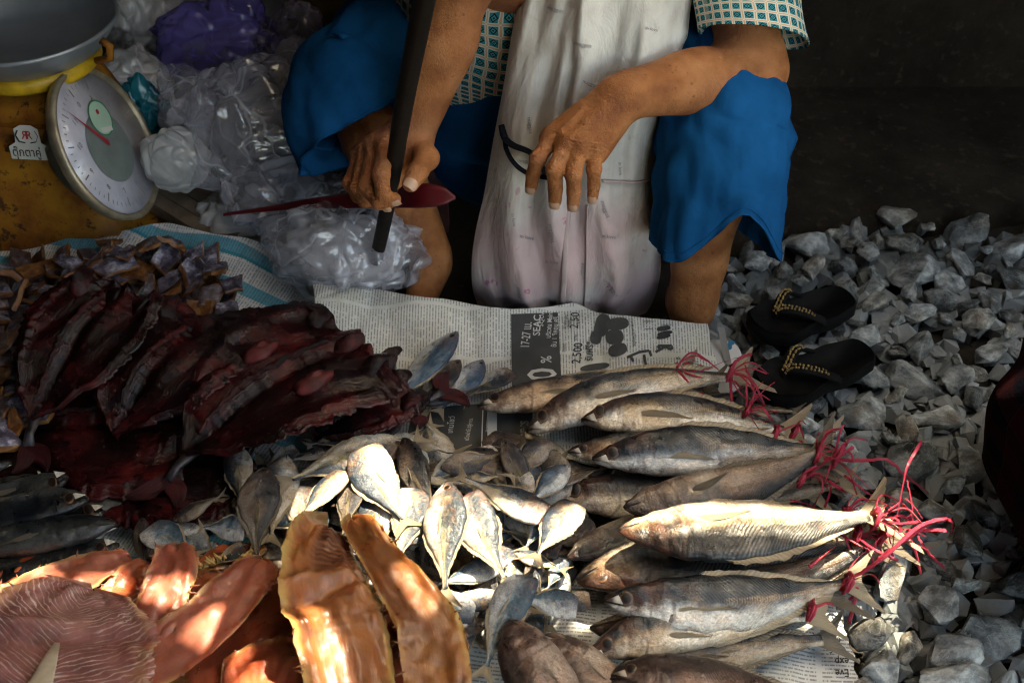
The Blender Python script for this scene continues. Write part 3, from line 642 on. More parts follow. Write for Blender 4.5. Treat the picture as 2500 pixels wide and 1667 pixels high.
def blob_on(fn, c, rx, ry, mat, parent, name='printed_picture', ang=0.0, sq=2.6, n=28, rings=4):
    V = [fn(*c)]; F = []
    for k in range(1, rings + 1):
        for i in range(n):
            g = 2 * math.pi * i / n; cx, sy = math.cos(g), math.sin(g); r = (abs(cx) ** sq + abs(sy) ** sq) ** (-1 / sq) * k / rings
            x, y = rx * r * cx, ry * r * sy; V.append(fn(c[0] + x * math.cos(ang) - y * math.sin(ang), c[1] + x * math.sin(ang) + y * math.cos(ang)))
    for i in range(n): F.append((0, 1 + i, 1 + (i + 1) % n))
    for k in range(rings - 1):
        for i in range(n): F.append((1 + k * n + i, 1 + (k + 1) * n + i, 1 + (k + 1) * n + (i + 1) % n, 1 + k * n + (i + 1) % n))
    return obj(name, V, F, mat, parent)
def sheet(name, P, hz, mat, label, nu=90, nv=60, cat='newspaper', edge=None):
    """paper sheet from four pixel corners (TL, TR, BR, BL) laid at height hz(x, y); UV in metres"""
    V = []; uv = []
    for i in range(nu):
        for j in range(nv):
            s, t = i / (nu - 1), j / (nv - 1)
            px = lerp(lerp(P[0][0], P[1][0], s), lerp(P[3][0], P[2][0], s), t); py = lerp(lerp(P[0][1], P[1][1], s), lerp(P[3][1], P[2][1], s), t)
            if edge: e = edge(s, t); px += e[0]; py += e[1]
            g = PZ(px, py, .02)
            for _ in range(9): g = g.lerp(PZ(px, py, hz(g.x, g.y)), .75)
            V.append(Vector((g.x, g.y, hz(g.x, g.y)))); uv.append((g.x, g.y))
    n = len(V); F = grid_faces(nu, nv, flip=False)
    o = obj(name, V, F, mat, None, uv); tag(o, label, cat); return o
def on_paper(hz, off=.0011):
    def fn(px, py):
        g = PZ(px, py, .02)
        for _ in range(9): g = g.lerp(PZ(px, py, hz(g.x, g.y)), .75)
        return Vector((g.x, g.y, hz(g.x, g.y) + off))
    return fn
def crease(x, y, sd, f=6.0, amp=.012):
    d, p = noise.voronoi(Vector((x * f + sd, y * f + nz(x * 5, y * 5, sd) * .6, sd)))
    return amp * (min(.5, d[1] - d[0])) + .006 * fbm(x * 9 + sd, y * 9, sd, 3)
def hz_c(x, y):
    # the sheet rides up over the vendor's feet at its far edge
    return .010 + crease(x, y, 2.0, 6.5, .024) + .058 * sm(-.15, .02, y) * (1 + .12 * nz(x * 6, 3)) + .02 * sm(.0, .25, y)
def hz_b(x, y): return .012 + crease(x, y, 7.0, 5.0, .012) + .085 * sm(.02, .42, y) * sm(-.10, -.35, x) + .025 * sm(.1, .4, y) + .010 * math.sin(x * 26 + 3 * y)
def hz_f(x, y): return .004 + crease(x, y, 11.0, 7.0, .016)
n_blue = sheet('newspaper', [(-260, 600), (872, 665), (760, 1330), (-330, 1420)], hz_b, PAPER_B, 'blue and white listing newspaper spread under the dried chunks', 120, 90,
               edge=lambda s, t: (8 * nz(s * 7, t * 7), -(1 - t) ** 2 * (interp([0, .23, .45, .60, .74, .9, 1.0], [0, 0, 62, 92, 72, 18, 0], s) + 10 * nz(s * 8, 2))))
n_cent = sheet('newspaper', [(757, 690), (1722, 790), (1850, 1190), (900, 1190)], hz_c, PAPER, 'grey newspaper sheet with advertisements beneath the tied fish', 130, 80,
               edge=lambda s, t: (8 * nz(t * 9, 1.5), (1 - t) ** 2 * (interp([0, .33, .5, .66, .72, 1.0], [0, 6, 18, -18, 2, 0], s) + 8 * nz(s * 9, 4.0))))
n_front = sheet('newspaper', [(1000, 1180), (2045, 1475), (2135, 1790), (900, 1790)], hz_f, PAPER_F, 'newspaper corner with upside-down headline beside the pale stones', 110, 80,
                edge=lambda s, t: (10 * nz(t * 11, 7.5), 10 * nz(s * 11, 4.0)))
fc = on_paper(hz_c)
poly_on(fc, [(1248, 768), (1362, 764), (1372, 960), (1250, 1010)], INKG, n_cent, n=20)
poly_on(fc, [(1010, 1000), (1190, 985), (1190, 1122), (985, 1098)], INKG, n_cent, n=16)
poly_on(fc, [(1213, 985), (1300, 985), (1300, 1120), (1213, 1122)], INKG, n_cent, n=10)
poly_on(fc, [(1752, 800), (1768, 800), (1800, 960), (1782, 962)], INKM, n_cent, n=8)
fc2 = on_paper(hz_c, .0020)
for s_, o_, b_, u_, mt, bd in [
    ('17-27 เม.', (1291, 852), (2, -17), (-30, 0), INKW, True), ('SEAC', (1318, 822), (1, -22), (-25, 0), INKW, True), ('SQUA', (1326, 800), (1, -15), (-17, 0), INKW, False),
    ('บริเวณ Main', (1344, 828), (1, -12.5), (-17, 0), INKW, True), ('ชั้น 1 ซีคอน ศรี', (1358, 850), (1, -12.5), (-17, 0), INKW, True),
    ('0', (1357, 931), (1, -64), (-100, 3), INKW, True), ('%', (1345, 889), (2, -27), (-37, 0), INKW, True),
    ('2,500', (1416, 890), (3, -23), (-31, 0), INK, True), ('บาท', (1408, 833), (1, -9), (-11, 0), INK, False), ('รับฟรี*', (1446, 884), (1, -18), (-25, 0), INK, True), ('2,50', (1411, 806), (2, -24), (-30, -2), INK, False),
    ('สูงสุด*', (1379, 862), (1, -8), (-12, 0), INK, False), ('รับส่วนลด', (1382, 805), (1, -9), (-11, 0), INK, False), ('สูงสุด', (1391, 802), (1, -9), (-11, 0), INK, False),
    ('สินค้าหมู่ราคาพิเศษ', (1553, 848), (-1, -9), (-11, 1), INK, False),
    ('เกมโชว์', (1105, 1060), (2, -15), (-20, 0), INKW, True), ('เมื่อนำไปสู่การ', (1144, 1078), (2, -10), (-14, 0), INKW, False), ('ออกอากาศ', (1194, 1057), (1, -12), (-15, 0), INKW, True), ('sports', (1288, 1102), (1, -29), (-44, 0), INKM, True),
    ('3 / 32 / 4', (1224, 1062), (1, -9), (-12, 0), INK, False), ('79.', (1578, 804), (3, -13), (-1, -16), INK, True), ('199.', (1621, 792), (3, -9), (-1, -15), INK, True), ('B', (1659, 880), (0, -12), (-13, 0), INK, False)]:
    text_on(fc2, s_, o_, b_, u_, mt, n_cent, bold=bd)
for a_, b_ in (((1178, 985), (1174, 1105)),): poly_on(fc2, [a_, (a_[0] + 3, a_[1]), (b_[0] + 3, b_[1]), b_], INKW, n_cent, 'printed_rule', 8)
poly_on(fc2, [(1190, 985), (1213, 985), (1213, 1118), (1190, 1120)], INKW, n_cent, 'printed_rule', 8)
for c_, rx, ry, an in [((1470, 796), 18, 28, .25), ((1455, 826), 14, 17, .2), ((1507, 793), 28, 15, -.1), ((1500, 825), 22, 18, -.1), ((1508, 856), 23, 15, -.3), ((1452, 898), 36, 8, -.15)]:
    blob_on(fc2, c_, rx, ry, INKG, n_cent, ang=an)
for c_, rx, ry, an in [((1620, 804), 17, 6, -.15), ((1623, 816), 19, 5, -.2), ((1620, 824), 17, 5, -.2)]: blob_on(fc2, c_, rx, ry, INK, n_cent, ang=an, rings=2)
for pl in ([(1530, 875), (1560, 862), (1585, 858), (1590, 872)], [(1572, 868), (1578, 900), (1590, 908)], [(1540, 872), (1546, 885)], [(1600, 862), (1625, 848), (1640, 856), (1640, 846), (1606, 846), (1612, 858)]):
    for q0, q1 in zip(pl[:-1], pl[1:]):
        dx, dy = q1[0] - q0[0], q1[1] - q0[1]; L_ = math.hypot(dx, dy) or 1; nx_, ny_ = -dy / L_ * 3.2, dx / L_ * 3.2
        poly_on(fc2, [(q0[0] + nx_, q0[1] + ny_), (q1[0] + nx_, q1[1] + ny_), (q1[0] - nx_, q1[1] - ny_), (q0[0] - nx_, q0[1] - ny_)], INKG, n_cent, 'printed_picture', 3)
for c_ in ((1583, 796), (1628, 786)): 
    for e in ((-12, -9, 12, -9), (12, -9, 12, 9), (12, 9, -12, 9), (-12, 9, -12, -9)):
        poly_on(fc2, [(c_[0] + e[0] - .7, c_[1] + e[1] - .7), (c_[0] + e[2] + .7, c_[1] + e[3] - .7), (c_[0] + e[2] + .7, c_[1] + e[3] + .7), (c_[0] + e[0] - .7, c_[1] + e[1] + .7)], INK, n_cent, 'printed_rule', 2)
ff = on_paper(hz_f, .0015)
for s_, o_, b_, u_ in [('Eve', (2072, 1634), (-24, 1), (2, 27), ), ('exp', (2072, 1606), (-24, 1), (2, 27)), ('on c', (2062, 1582), (-22, 1), (2, 26)), ('draf', (2052, 1556), (-22, 1), (2, 27))]:
    text_on(ff, s_, o_, b_, u_, INK, n_front, bold=True)
text_on(ff, 'THE NATION', (2050, 1540), (-11, 1), (1, 13), INK, n_front)
fb = on_paper(hz_b, .0015)
text_on(fb, 'FFTV', (838, 660), (2, -9), (-13, -3), INKB, n_blue, bold=True)
blob_on(fb, (527, 610), 9, 6, INK, n_blue, 'ink_blot', rings=2)
# glossy leaflet under the tails
def hz_l(x, y): return .030 + .004 * nz(x * 20, y * 20)
V = []; F = []; n = 30
cl = [(1745, 825), (1790, 835), (1812, 870), (1808, 920), (1792, 965), (1720, 985), (1650, 960), (1650, 850)]
pts = crspline(cl + [cl[0]], n + 1)[:-1]; pc = PZ(1735, 900, .03); V.append(Vector((pc.x, pc.y, hz_l(pc.x, pc.y))))
for k in (.5, 1.0):
    for a, b in pts:
        g = PZ(a, b, .03); g = pc.lerp(g, k); V.append(Vector((g.x, g.y, hz_l(g.x, g.y))))
for i in range(n): F += [(0, 1 + i, 1 + (i + 1) % n), (1 + i, 1 + n + i, 1 + n + (i + 1) % n, 1 + (i + 1) % n)]
leaf = tag(obj('leaflet', V, F, CARD), 'white rounded leaflet with blue print beneath the fish tails', 'leaflet')
fl = on_paper(hz_l, .0012); blob_on(fl, (1775, 848), 12, 8, INKB, leaf, rings=2); blob_on(fl, (1785, 838), 8, 6, INKB, leaf, rings=2)
text_on(fl, 'wizma', (1748, 975), (3, -13), (-14, -3), INKB, leaf, bold=True)
# ================================================================ weighing scale
def build_scale():
    A = PZ(50, 55, .36); A.z = 0
    root = empty('weighing_scale', A); tag(root, 'rusty orange weighing scale with round dial and steel pan', 'scale')
    fd = Vector((.998, -.067, 0)).normalized(); sdv = Vector((fd.y, -fd.x, 0)); sdv = Vector((-fd.y, fd.x, 0)) * -1; up = Vector((0, 0, 1))   # sdv points at the camera side
    if sdv.y > 0: sdv = -sdv
    # tapered body with a foot skirt and a shoulder
    lv = [(.0, .150, .150), (.028, .150, .150), (.032, .134, .134), (.10, .124, .126), (.20, .098, .105), (.262, .080, .085), (.272, .055, .055), (.290, .055, .055)]
    V = []; ns = 32
    for z, a, b in lv:
        for j in range(ns):
            g = 2 * math.pi * j / ns; c_, s_ = math.cos(g), math.sin(g); r = (abs(c_) ** 7 + abs(s_) ** 7) ** (-1 / 7)
            V.append(A + fd * (a * r * c_) + sdv * (b * r * s_) + up * z)
    F = grid_faces(len(lv), ns, wrap=True, flip=True) + [tuple(range(len(V) - ns, len(V)))]
    body = obj('body', V, F, RUST, root)
    mb = MB(); c0 = A + sdv * .100 + up * .235; Mr = Matrix((fd, sdv, up)).transposed()
    mb.box(c0 + fd * .0, (.09, .012, .012), Mr); mb.box(c0 + fd * .045 - up * .02, (.012, .012, .05), Mr); mb.box(c0 - fd * .045 - up * .02, (.012, .012, .05), Mr); mb.build('bracket', RUST, body, False)
    V, F, uv = lathe([(.060, .288), (.098, .290), (.105, .297), (.105, .312), (.095, .318), (.0, .318)], 48, Matrix.Translation(A)); obj('collar', V, F, YEL, root, uv)
    V, F, uv = lathe([(.0, .322), (.095, .322), (.108, .328), (.128, .352), (.138, .366), (.144, .368), (.146, .364), (.143, .360), (.133, .346), (.113, .322), (.10, .316), (.0, .316)], 64, Matrix.Translation(A))
    pan = obj('pan', V, F, PAN, root, uv)
    for g in (R(-18), R(-105)):
        mb = MB(); rad = Vector((math.cos(g), math.sin(g), 0)); tn = Vector((-rad.y, rad.x, 0))
        mb.add(*tube([A + rad * .138 + up * .352, A + rad * .150 + up * .345, A + rad * .146 + up * .325, A + rad * .120 + up * .316], .006, 8)); mb.build('pan_bracket', RUST, pan)
    # dial, slanted back
    n = Vector((.92, -.062, .379)).normalized(); D = PZ(262, 352, .20)
    q = n.to_track_quat('Z', 'Y').to_matrix().to_4x4(); M = Matrix.Translation(D) @ q
    V, F, uv = lathe([(.0, -.06), (.07, -.06), (.075, -.022), (.112, -.018), (.119, -.012), (.121, -.004), (.1225, .002), (.118, .007), (.113, .004), (.111, -.003)], 64, M); obj('dial_rim', V, F, BRASS, root, uv)
    V, F, uv = lathe([(.0, .0005), (.112, -.0005), (.112, -.004)], 48, M); dial = obj('dial', V, F, DIAL, root, uv)
    ex = (M.to_3x3() @ Vector((1, 0, 0))); ey = (M.to_3x3() @ Vector((0, 1, 0)))
    # make ey point up on the dial
    upd = (up - n * up.dot(n)).normalized(); rtd = upd.cross(n)
    def fn(x, y, o=.0016): return D + rtd * x + upd * y + n * o
    def disc(r, cx, cy, o, mat, name, ry=None):
        V = [fn(cx, cy, o)] + [fn(cx + r * math.cos(2 * math.pi * i / 32), cy + (ry or r) * math.sin(2 * math.pi * i / 32), o) for i in range(32)]
        return obj(name, V, [(0, 1 + i, 1 + (i + 1) % 32) for i in range(32)], mat, dial)
    disc(.056, 0, -.006, .0014, DIALG, 'dial_centre'); disc(.026, .022, .034, .0030, MINT, 'inspection_label'); 
    V = []; 
    for i in range(40):
        for r in (.0258, .0285): V.append(fn(.022 + r * math.cos(i / 40 * 6.2832), .034 + r * math.sin(i / 40 * 6.2832), .0032))
    obj('label_ring', V, [(2 * i, 2 * i + 1, (2 * i + 3) % 80, (2 * i + 2) % 80) for i in range(40)], GREEN, dial)
    disc(.004, .024, .044, .0036, RED_INK, 'label_emblem'); poly = [fn(.002, .018, .0036), fn(.030, .006, .0036), fn(.033, .013, .0036), fn(.006, .025, .0036)]; obj('label_stripe', poly, [(0, 1, 2, 3)], STICK, dial, smooth=False)
    for k in range(60):
        g = R(90 - k * 6); r0, r1 = (.086 if k % 5 == 0 else .094), .100; t_ = .0010 if k % 5 == 0 else .0005
        c_, s_ = math.cos(g), math.sin(g); 
        obj('dial_mark', [fn(r0 * c_ - t_ * s_, r0 * s_ + t_ * c_), fn(r1 * c_ - t_ * s_, r1 * s_ + t_ * c_), fn(r1 * c_ + t_ * s_, r1 * s_ - t_ * c_), fn(r0 * c_ + t_ * s_, r0 * s_ - t_ * c_)], [(0, 1, 2, 3)], INKL, dial, smooth=False)
    for k in range(12):
        g = R(90 - k * 30); text_on(lambda x, y: fn(x, y), str(k), (.074 * math.cos(g) - .004, .074 * math.sin(g) - .005), (.013, 0), (0, .013), INKL, dial, 'dial_numeral')
    mb = MB(); tip = fn(-.040, .088, .004); 
    mb.add([fn(-.003, -.004, .004), fn(.003, .002, .004), tip], [(0, 1, 2)]); mb.build('pointer', RED_INK, dial, False)
    # maker's sticker on the side
    Ps = PY(72, 352, A.y - .125); nn = (sdv + up * .25).normalized(); su = (up - nn * up.dot(nn)).normalized()
    def fs(x, y, o=.004): return Ps + fd * x + su * y + nn * o
    st = []
    V = [fs(0, 0, .003)]; oc = [(-.030, -.023), (.031, -.024), (.032, -.004), (.020, .003), (.018, .024), (.008, .030), (-.008, .030), (-.019, .024), (-.020, .003), (-.031, -.004)]
    V += [fs(a, b, .003) for a, b in oc]; sk = obj('sticker', V, [(0, 1 + i, 1 + (i + 1) % len(oc)) for i in range(len(oc))], STICK, root, smooth=False)
    def f3(x, y): return fs(x, y, .0042)
    text_on(f3, 'ตุ๊กตาคู่', (-.027, -.018), (.0155, 0), (0, .018), INK, sk, 'sticker_lettering', True)
    text_on(f3, 'R', (-.001, .009), (.015, 0), (0, .018), RED_INK, sk, 'sticker_emblem', True); text_on(f3, 'R', (.001, .009), (-.015, 0), (0, .018), RED_INK, sk, 'sticker_emblem', True)
    for sgn in (-1, 1):
        P = [f3(sgn * .004, .003), f3(sgn * .013, .005), f3(sgn * .017, .014), f3(sgn * .013, .022)]; V, F, uv = tube(P, .0018, 6, flat=.2); obj('sticker_wreath', V, F, GREEN if 0 else INK, sk, uv)
    return root
build_scale()
# boards under and beside the scale
for k, (a, b, c_, rz, lab) in enumerate([((395, 480), .10, .020, .10, 'weathered board standing behind the scale dial'), ((430, 520), .08, .014, -.25, 'short weathered board beside the large clear bag')]):
    p = PZ(a[0], a[1], .02); mb = MB(); M = Matrix.Rotation(rz + 1.2, 3, 'Z') @ Matrix.Rotation(.12, 3, 'X')
    for i in range(3): mb.box(p + M @ Vector(((i - 1) * b / 3, 0, .03)), (b / 3 - .002, .30, .022), M)
    tag(mb.build('board', WOOD, None, False), lab, 'board')

# ================================================================ plastic bags
def ico(sub):
    bm = bmesh.new(); bmesh.ops.create_icosphere(bm, subdivisions=sub, radius=1.0); bm.verts.index_update()
    V = [v.co.copy() for v in bm.verts]; F = [[v.index for v in f.verts] for f in bm.faces]; bm.free(); return V, F
ICO = ico(6); ICO5 = ico(5)
def crumple(center, rad, seed, amp=.16, peaks=(), sub=ICO, flatten=.0, f=1.6):
    V0, F = sub; V = []; c = Vector(center)
    for d in V0:
        q = d + Vector((nz(d.x * 1.2 + seed, d.y * 1.2, d.z), nz(d.x, d.y * 1.2 + seed, d.z + 4), nz(d.x + 9, d.y, d.z * 1.2 + seed))) * .6
        v1, _ = noise.voronoi(q * f + Vector((seed * 3.3, 0, 0))); v2, _ = noise.voronoi(q * f * 2.2 + Vector((0, seed, 0)))
        r = 1 + amp * (1.5 * (v1[1] - v1[0]) - .45) + amp * .28 * (v2[1] - v2[0]) + amp * 1.0 * noise.fractal(d * 1.2 + Vector((seed, seed, 0)), 1, 2, 2)
        p = Vector((d.x * rad[0], d.y * rad[1], d.z * rad[2])) * r
        if p.z < -rad[2] * (1 - flatten): p.z = -rad[2] * (1 - flatten) + .1 * (p.z + rad[2] * (1 - flatten))
        p = c + p
        for pk, sig, st in peaks:
            g = (p - c).normalized().dot((pk - c).normalized()); wgt = math.exp(-((1 - g) / sig) ** 1.0) if g > 0 else 0
            p = p.lerp(pk, wgt * st)
        V.append(p)
    return V, F
def bag(px, py, d, rad, mat, seed, label, amp=.16, peaks=(), fill=None, name='plastic_bag', sub=ICO, f=1.6):
    c = PD(px, py, d); root = empty(name, (c.x, c.y, max(0, c.z - rad[2]))); tag(root, label, 'plastic bag' if name == 'plastic_bag' else 'sack', 'plastic bags behind the newspapers')
    V, F = crumple(c, rad, seed, amp, [(PD(*p), s_, t_) for p, s_, t_ in peaks], sub, f=f); obj('film', V, F, mat, root)
    if fill:
        V, F = crumple(c - Vector((0, 0, rad[2] * .15)), [r * .72 for r in rad], seed + 5, .10, (), ICO5); obj('contents', V, F, fill, root)
    return root
bag(630, 330, 1.86, (.120, .09, .125), CLEAR, 1.0, 'large clear crumpled plastic bag with a pointed top beside the blue knee', .15, [((740, 70, 1.90), .09, .85), ((450, 470, 1.80), .05, .75), ((760, 420, 1.85), .10, .4)], DULL, f=2.0)
b2 = bag(845, 600, 1.73, (.125, .085, .085), CLEAR, 2.0, 'clear plastic bag with pale contents under the gripping hand', .15, [((890, 470, 1.70), .05, .6), ((560, 535, 1.80), .03, .6)], FILLING, f=2.0)
bag(590, 535, 1.90, (.085, .06, .045), MILKY, 9.0, 'low milky plastic bag between the blue newspaper and boards', .22, [((520, 490, 1.92), .06, .5)])
bag(545, 130, 2.02, (.12, .07, .10), PURPLE, 3.0, 'translucent purple plastic bag crumpled behind the clear bags', .2, [((585, 25, 2.05), .12, .6), ((395, 195, 1.98), .06, .6)], DARKFILL)
bag(325, 215, 1.95, (.070, .06, .065), MILKY, 4.0, 'milky bag with teal print beside the scale', .16, [((330, 100, 1.97), .2, .4)], FILLING)
bag(352, 262, 1.915, (.045, .03, .050), TEAL, 4.6, 'teal plastic wrapping at the foot of the milky bag', .2)
bag(345, 40, 2.10, (.085, .06, .085), MILKY, 5.0, 'whitish bag holding bottles behind the scale pan', .2, [((300, -60, 2.12), .1, .5)], FILLING)
bag(475, 60, 2.18, (.08, .06, .07), MILKY, 5.7, 'milky bag between the purple bag and the whitish bag', .2)
bag(480, 270, 1.88, (.07, .06, .075), CLEAR, 6.0, 'clear crinkled bag below the purple bag', .2, [((590, 180, 1.92), .10, .5)], DARKFILL)
bag(430, 390, 1.83, (.055, .05, .055), MILKY, 7.0, 'small milky bag leaning on the boards', .10, [((372, 330, 1.85), .12, .5)])
bag(650, 25, 2.25, (.13, .07, .09), DULL, 8.0, 'dull grey plastic bag at the very back', .14)
bag(735, 200, 2.00, (.075, .06, .15), MAUVE, 10.0, 'mauve clear bag standing behind the blue knee', .14, [((700, -40, 2.05), .12, .5)], DARKFILL)
bag(690, 470, 1.82, (.10, .07, .05), CLEAR, 12.0, 'flattened clear bag under the blue trouser hem', .22, [((560, 440, 1.80), .05, .6)], DULL)
sk = bag(890, 20, 2.12, (.14, .08, .12), SACK, 11.0, 'dark yellow sack with black lettering behind the knee', .12, name='sack')
text_on(lambda x, y: PD(x, y, 1.985), 'ราของ', (850, 52), (26, -2), (1, -30), INK, sk, 'sack_lettering', True)

# red plastic scoop lying across the bags
def scoop():
    P = [(545, 524, 1.74, 4), (640, 512, 1.73, 6), (740, 499, 1.70, 12), (830, 492, 1.67, 18), (920, 482, 1.63, 25), (1010, 478, 1.58, 30), (1075, 478, 1.57, 25), (1112, 482, 1.57, 5)]
    D = crspline(P, 40); V = []; nv = 12; uv = []
    for i, (a, b, d, h) in enumerate(D):
        for j in range(nv):
            g = 2 * math.pi * j / nv; yy = math.cos(g) * h; dd = math.sin(g) * (.004 + .00010 * h) + .010 * (1 - (yy / max(h, 1)) ** 2) * (h / 45)
            V.append(PD(a, b + yy, d + dd)); uv.append((i / 40, j / nv))
    o = obj('scoop', V, grid_faces(40, nv, wrap=True) + [tuple(range(nv)), tuple(range(39 * nv, 40 * nv))[::-1]], REDPL, None, uv)
    return tag(o, 'red plastic scoop with a long thin handle behind the gripping hand', 'scoop')
scoop()

# sandals on the gravel
def sandal(heel, toe, wid, label, flipx=1):
    H = PZ(*heel, .045); T = PZ(*toe, .040); ax = (T - H); L = ax.length; ax.normalize(); sd_ = Vector((0, 0, 1)).cross(ax).normalized(); up = ax.cross(sd_)
    root = empty('sandal', (H.x, H.y, 0)); tag(root, label, 'sandal', 'pair of black sandals on the gravel')
    n = 40; out = []
    for i in range(n):
        g = 2 * math.pi * i / n; c_, s_ = math.cos(g), math.sin(g); x = .5 - .5 * c_
        half = interp([0, .08, .3, .5, .75, .92, 1], [.0, .62, .80, .72, 1.0, .72, .0], x) * wid
        if x < .08: half = .62 * wid * math.sqrt(max(0, 1 - ((.08 - x) / .08) ** 2))
        if x > .92: half = .72 * wid * math.sqrt(max(0, 1 - ((x - .92) / .08) ** 2))
        out.append((x * L, (half if s_ >= 0 else -half)))
    V = []; 
    for z, k in ((-.012, .95), (-.008, 1.0), (.010, 1.0), (.014, .96)):
        for a, b in out: V.append(H + ax * ((a - L / 2) * k + L / 2) + sd_ * (b * k) + up * (z + .006 * ((a / L - .4) ** 2) * 4))
    F = grid_faces(4, n, wrap=True) + [tuple(range(3 * n, 4 * n)), tuple(range(n))[::-1]]; obj('sole', V, F, RUBBER, root)
    post = H + ax * (.80 * L) + up * .016
    for s_ in (-1, 1):
        e = H + ax * (.40 * L) + sd_ * (s_ * wid * .74) + up * .010; m1 = post.lerp(e, .5) + up * .022 + sd_ * (s_ * .008); m0 = post.lerp(e, .12) + up * .020
        P = [Vector(p) for p in crspline([post, m0, m1, e], 22)]; V, F, uv = tube(P, [.004 + .004 * min(1, i / 8) for i in range(22)], 8, flat=.45); st_ = obj('strap', V, F, RUBBER, root, uv)
        for k in range(3, 18):
            for w_ in (-.0035, .0035):
                b_ = P[k] + up * .0045 + sd_ * w_ + ax * .001 * (k % 2); V, F, uv = sphere(b_, .0019, 4, 6); obj('bead', V, F, GOLD, st_, uv)
    return root
sandal((2075, 735), (1835, 815), .043, 'black beaded sandal farther from the tied fish')
sandal((2120, 865), (1850, 965), .043, 'black beaded sandal nearer to the tied fish')

# dark checked skirt of somebody crouching at the edge
def skirt():
    c = PZ(2790, 1420, .0); root = empty('draped_cloth', (c.x, c.y, 0)); tag(root, 'dark maroon checked cloth draped over somebody at the edge of the gravel', 'cloth')
    V = []; uv = []; nu, nv = 50, 90
    for i in range(nu):
        t = i / (nu - 1)
        for j in range(nv):
            g = 2 * math.pi * j / nv
            r = interp([0, .3, .6, .85, 1.0], [.13, .21, .225, .20, .02], t) * (1 + .07 * math.sin(g * 9 + 2 * math.sin(t * 4)) * (1 - t) + .05 * nz(math.cos(g) * 2, math.sin(g) * 2, t * 3))
            V.append(Vector((c.x + r * math.cos(g) * 1.0, c.y + r * math.sin(g) * 1.1, .03 + .34 * t + .015 * nz(j * .3, 2) * (1 - t)))); uv.append((j / nv * 3, t * 1.3))
    obj('cloth', V, grid_faces(nu, nv, wrap=True), PLAID, root, uv)
    mb = MB()
    for k in range(60):
        g = R(150 + k * 1.6); p = c + Vector((math.cos(g) * .135, math.sin(g) * .15, .04)); q = p + Vector((random.uniform(-.02, .01), random.uniform(-.02, .02), -.045))
        mb.add(*tube([p, p.lerp(q, .5) + Vector((0, 0, .004)), q], .0011, 4))
    f_ = mb.build('fringe', PLAID, root); f_['kind'] = 'stuff'
skirt()
# ================================================================ person
def surface_nets(Fd, org, h):
    S = Fd < 0
    nx, ny, nzz = Fd.shape
    c = np.zeros((nx - 1, ny - 1, nzz - 1), np.int8)
    for a in (0, 1):
        for b in (0, 1):
            for d in (0, 1): c += S[a:nx - 1 + a, b:ny - 1 + b, d:nzz - 1 + d]
    act = (c > 0) & (c < 8); ijk = np.argwhere(act); idx = -np.ones(act.shape, np.int64); idx[act] = np.arange(len(ijk))
    acc = np.zeros((len(ijk), 3)); cnt = np.zeros(len(ijk))
    cor = [(a, b, d) for a in (0, 1) for b in (0, 1) for d in (0, 1)]
    for p in cor:
        for ax in range(3):
            if p[ax] == 0:
                q = list(p); q[ax] = 1
                fa = Fd[ijk[:, 0] + p[0], ijk[:, 1] + p[1], ijk[:, 2] + p[2]]; fb = Fd[ijk[:, 0] + q[0], ijk[:, 1] + q[1], ijk[:, 2] + q[2]]
                cr = (fa < 0) != (fb < 0); t = np.where(cr, fa / np.where(cr, fa - fb, 1), 0)
                pt = np.array(p)[None] + t[:, None] * (np.array(q) - np.array(p))[None]
                acc += pt * cr[:, None]; cnt += cr
    V = (ijk + acc / cnt[:, None]) * h + np.array(org)
    F = []
    for ax in range(3):
        o1, o2 = [(1, 2), (2, 0), (0, 1)][ax]
        sl = [slice(1, -1)] * 3; sl[ax] = slice(0, -1); s2 = list(sl); s2[ax] = slice(1, None)
        A_, B_ = S[tuple(sl)], S[tuple(s2)]
        e = np.argwhere(A_ != B_); base = e.copy(); off = np.ones(3, int); off[ax] = 0; base = base + off
        sgn = A_[e[:, 0], e[:, 1], e[:, 2]]
        def cell(d1, d2):
            q = base.copy(); q[:, o1] += d1; q[:, o2] += d2; return idx[q[:, 0], q[:, 1], q[:, 2]]
        q = np.stack([cell(-1, -1), cell(0, -1), cell(0, 0), cell(-1, 0)], 1)
        q[~sgn] = q[~sgn][:, ::-1]; F.append(q)
    return V, np.concatenate(F)
def sdf_build(prims, h, pad=.012):
    """prims: (a, b, ra, rb, k) round cones blended one after the other"""
    P = np.array([list(p[0]) + [0] for p in prims] + [list(p[1]) + [0] for p in prims])[:, :3]; rm = max(max(p[2], p[3]) for p in prims)
    lo = P.min(0) - rm - pad; hi = P.max(0) + rm + pad; n = np.ceil((hi - lo) / h).astype(int) + 1
    Fd = np.full(tuple(n), .05, np.float32)
    for a, b, ra, rb, k in prims:
        a = np.array(a, np.float32); b = np.array(b, np.float32); m = max(ra, rb) + k + 3 * h + .004
        l = np.maximum(np.floor((np.minimum(a, b) - m - lo) / h).astype(int), 0); u = np.minimum(np.ceil((np.maximum(a, b) + m - lo) / h).astype(int) + 1, n)
        gx, gy, gz = [np.arange(l[i], u[i], dtype=np.float32) * h + lo[i] for i in range(3)]
        X = gx[:, None, None] - a[0]; Y = gy[None, :, None] - a[1]; Z = gz[None, None, :] - a[2]; d = b - a; dd = float(d @ d) or 1e-9
        t = np.clip((X * d[0] + Y * d[1] + Z * d[2]) / dd, 0, 1)
        D = np.sqrt((X - t * d[0]) ** 2 + (Y - t * d[1]) ** 2 + (Z - t * d[2]) ** 2) - (ra + (rb - ra) * t)
        s = Fd[l[0]:u[0], l[1]:u[1], l[2]:u[2]]; hh = np.maximum(k - np.abs(s - D), 0) / k
        s[...] = np.minimum(s, D) - hh * hh * k * .25
    return surface_nets(Fd, lo, h)

